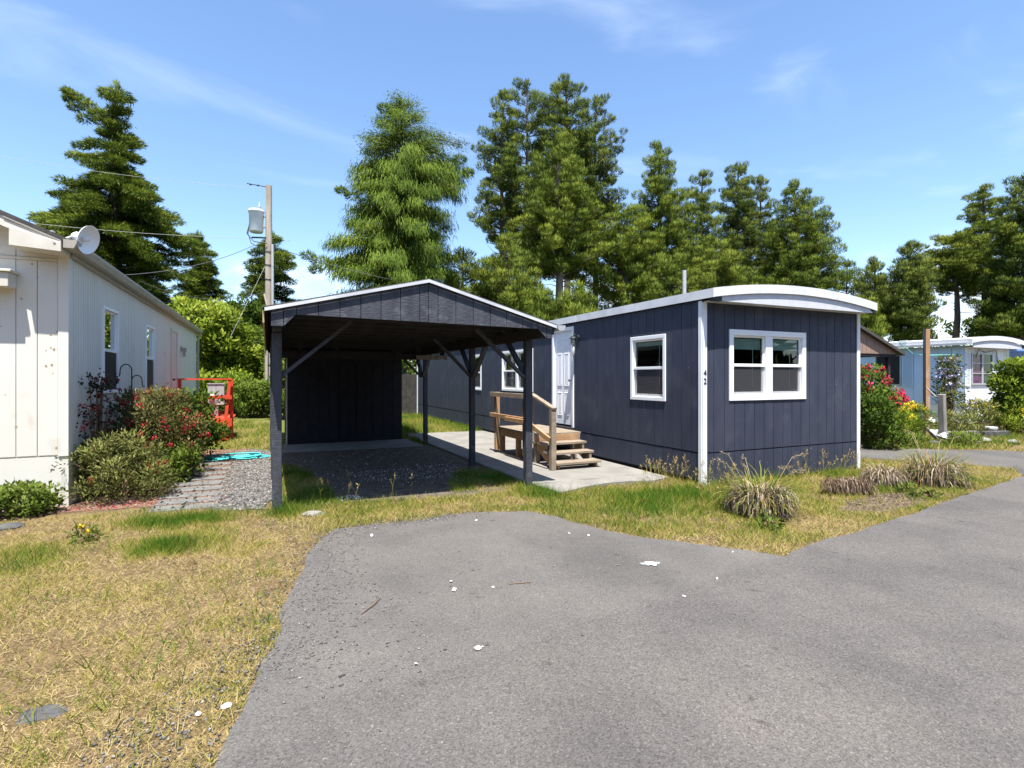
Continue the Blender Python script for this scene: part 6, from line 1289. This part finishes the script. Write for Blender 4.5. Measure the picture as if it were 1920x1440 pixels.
# fallen red petals and leaf litter below the fuchsias
c = Cards(); P = scatter([(-2.2, 7.9), (-1.3, 7.85), (-1.2, 8.3), (-2.2, 8.4)], 260, .012, 24); n = len(P); c.add(P, np.c_[RNG.normal(size=(n, 2)), RNG.uniform(0, .3, n)], RNG.uniform(.015, .03, n), .012, RNG.random(n)); tag(c.build('fallen_petals', REDF), kind='stuff')
c = Cards(); P = scatter([(-1.35, 7.5), (-.55, 7.4), (-.55, 11.5), (-1.35, 11.5)], 420, .032, 25); k = RNG.random(len(P)) < np.clip(.9 - (P[:, 0] + 1.35) * 1.1, .08, 1); P = P[k]; n = len(P); c.add(P, np.c_[RNG.normal(size=(n, 2)), RNG.uniform(-.05, .2, n)], RNG.uniform(.03, .07, n), .02, RNG.random(n) * .7); tag(c.build('leaf_litter', DARKL), kind='stuff')
# white paint spilled on the lane and flakes of it, one larger and one smaller splash
def splash(label, p, rx, ry, a, seed):
    rr = random.Random(seed); pts = []
    for k in range(22):
        th = k * 2 * math.pi / 22; r_ = 1 + rr.uniform(-.38, .2); x, y = math.cos(th) * rx * r_, math.sin(th) * ry * r_; pts.append((p.x + x * math.cos(a) - y * math.sin(a), p.y + x * math.sin(a) + y * math.cos(a)))
    m = MB(); m.add([(x, y, .0215) for x, y in pts], [tuple(range(22))]); tag(m.build('paint_splash', PAINTW), label, 'paint splash')
splash('long white paint splash on the driveway', G(1220, 1061), .085, .045, -.35, 1); splash('small white paint splash nearest the bottom of the driveway', G(897, 1221), .028, .022, 0, 2)
chips = [G(x, y) for x, y in [(921, 1106), (958, 1095), (936, 1107), (846, 1094), (842, 1103), (847, 1113), (786, 1001), (905, 974), (925, 979), (1070, 1005), (1105, 1009), (1097, 1199), (920, 1215), (1285, 1125), (1372, 1040), (890, 980), (1347, 1091), (700, 1008), (660, 1006), (1160, 1062), (882, 1072), (780, 1250)]]
c = Cards(); RNG = np.random.default_rng(2)
for q in chips: c.add(np.array([[q.x, q.y, .024]]), np.array([[RNG.normal(), RNG.normal(), .12]]), np.array([RNG.uniform(.02, .045)]), np.array([RNG.uniform(.016, .03)]), np.array([.9]))
P = np.concatenate([scatter([(1.3, 8.3), (3.0, 8.0), (3.2, 9.4), (1.2, 9.2)], 700, .022, 26), scatter([(.4, 7.6), (3.2, 7.6), (3.2, 11.8), (.4, 11.8)], 420, .022, 27), scatter([(.75, 7.15), (1.15, 7.15), (1.1, 7.4), (.8, 7.4)], 160, .022, 28)]); n = len(P)
c.add(P, np.c_[RNG.normal(size=(n, 2)), RNG.uniform(0, .25, n)], RNG.uniform(.008, .03, n), RNG.uniform(.006, .014, n), .5 + .5 * RNG.random(n))
tag(c.build('paint_flakes', leafy('white_flakes', [(.55, .56, .6), (.8, .8, .82)], 0)), kind='stuff')
a, b_ = G(677, 1156), G(713, 1126); tag(MB().tube([(a.x, a.y, .017), (a.lerp(b_, .5).x + .02, a.lerp(b_, .5).y, .022), (b_.x, b_.y, .018)], .004, 5).build('twig', STEM), 'thin bent twig lying on the left part of the driveway', 'twig')
a, b_ = G(955, 1099), G(995, 1096); tag(MB().tube([(a.x, a.y, .017), (b_.x, b_.y, .018)], .0035, 5).build('twig', STEM), 'straight thin twig beside two white chips on the driveway', 'twig')

# ---- things of one kind share a group
GROUPS = {'pine_tree': 'pines standing behind the homes', 'spruce_tree': 'spruces on the left', 'garden_rock': 'stones lying about the gardens and lawns', 'overhead_wire': 'overhead wires on the utility pole', 'twig': 'twigs on the driveway',
          'dandelion': 'dandelions on the dry lawn', 'garden_plant': 'flowering weeds in the garden next door', 'grass_clump': 'strappy clumps along the lane', 'paint_splash': 'paint splashes on the driveway', 'yellow_shrub': 'yellow green shrubs behind the cream house',
          'green_shrub': 'green shrubs', 'dark_bush_tree': 'round trees behind the lots', 'fuchsia_bush': 'fuchsias beside the cream house', 'leafy_bush': 'leafy bushes beside the paver path', 'rose_bush': 'climbing roses next door', 'flower_clump': 'yellow flowered clumps next door', 'weed': 'weeds in the verge', 'edging_board': 'boards edging the flower bed', 'metal_funnel': 'metal funnels', 'metal_cone': 'metal funnels'}
for o in list(bpy.data.objects):
    k = o.name.split('.')[0]
    if o.parent is None and k in GROUPS and o.get('label'): o['group'] = GROUPS[k]
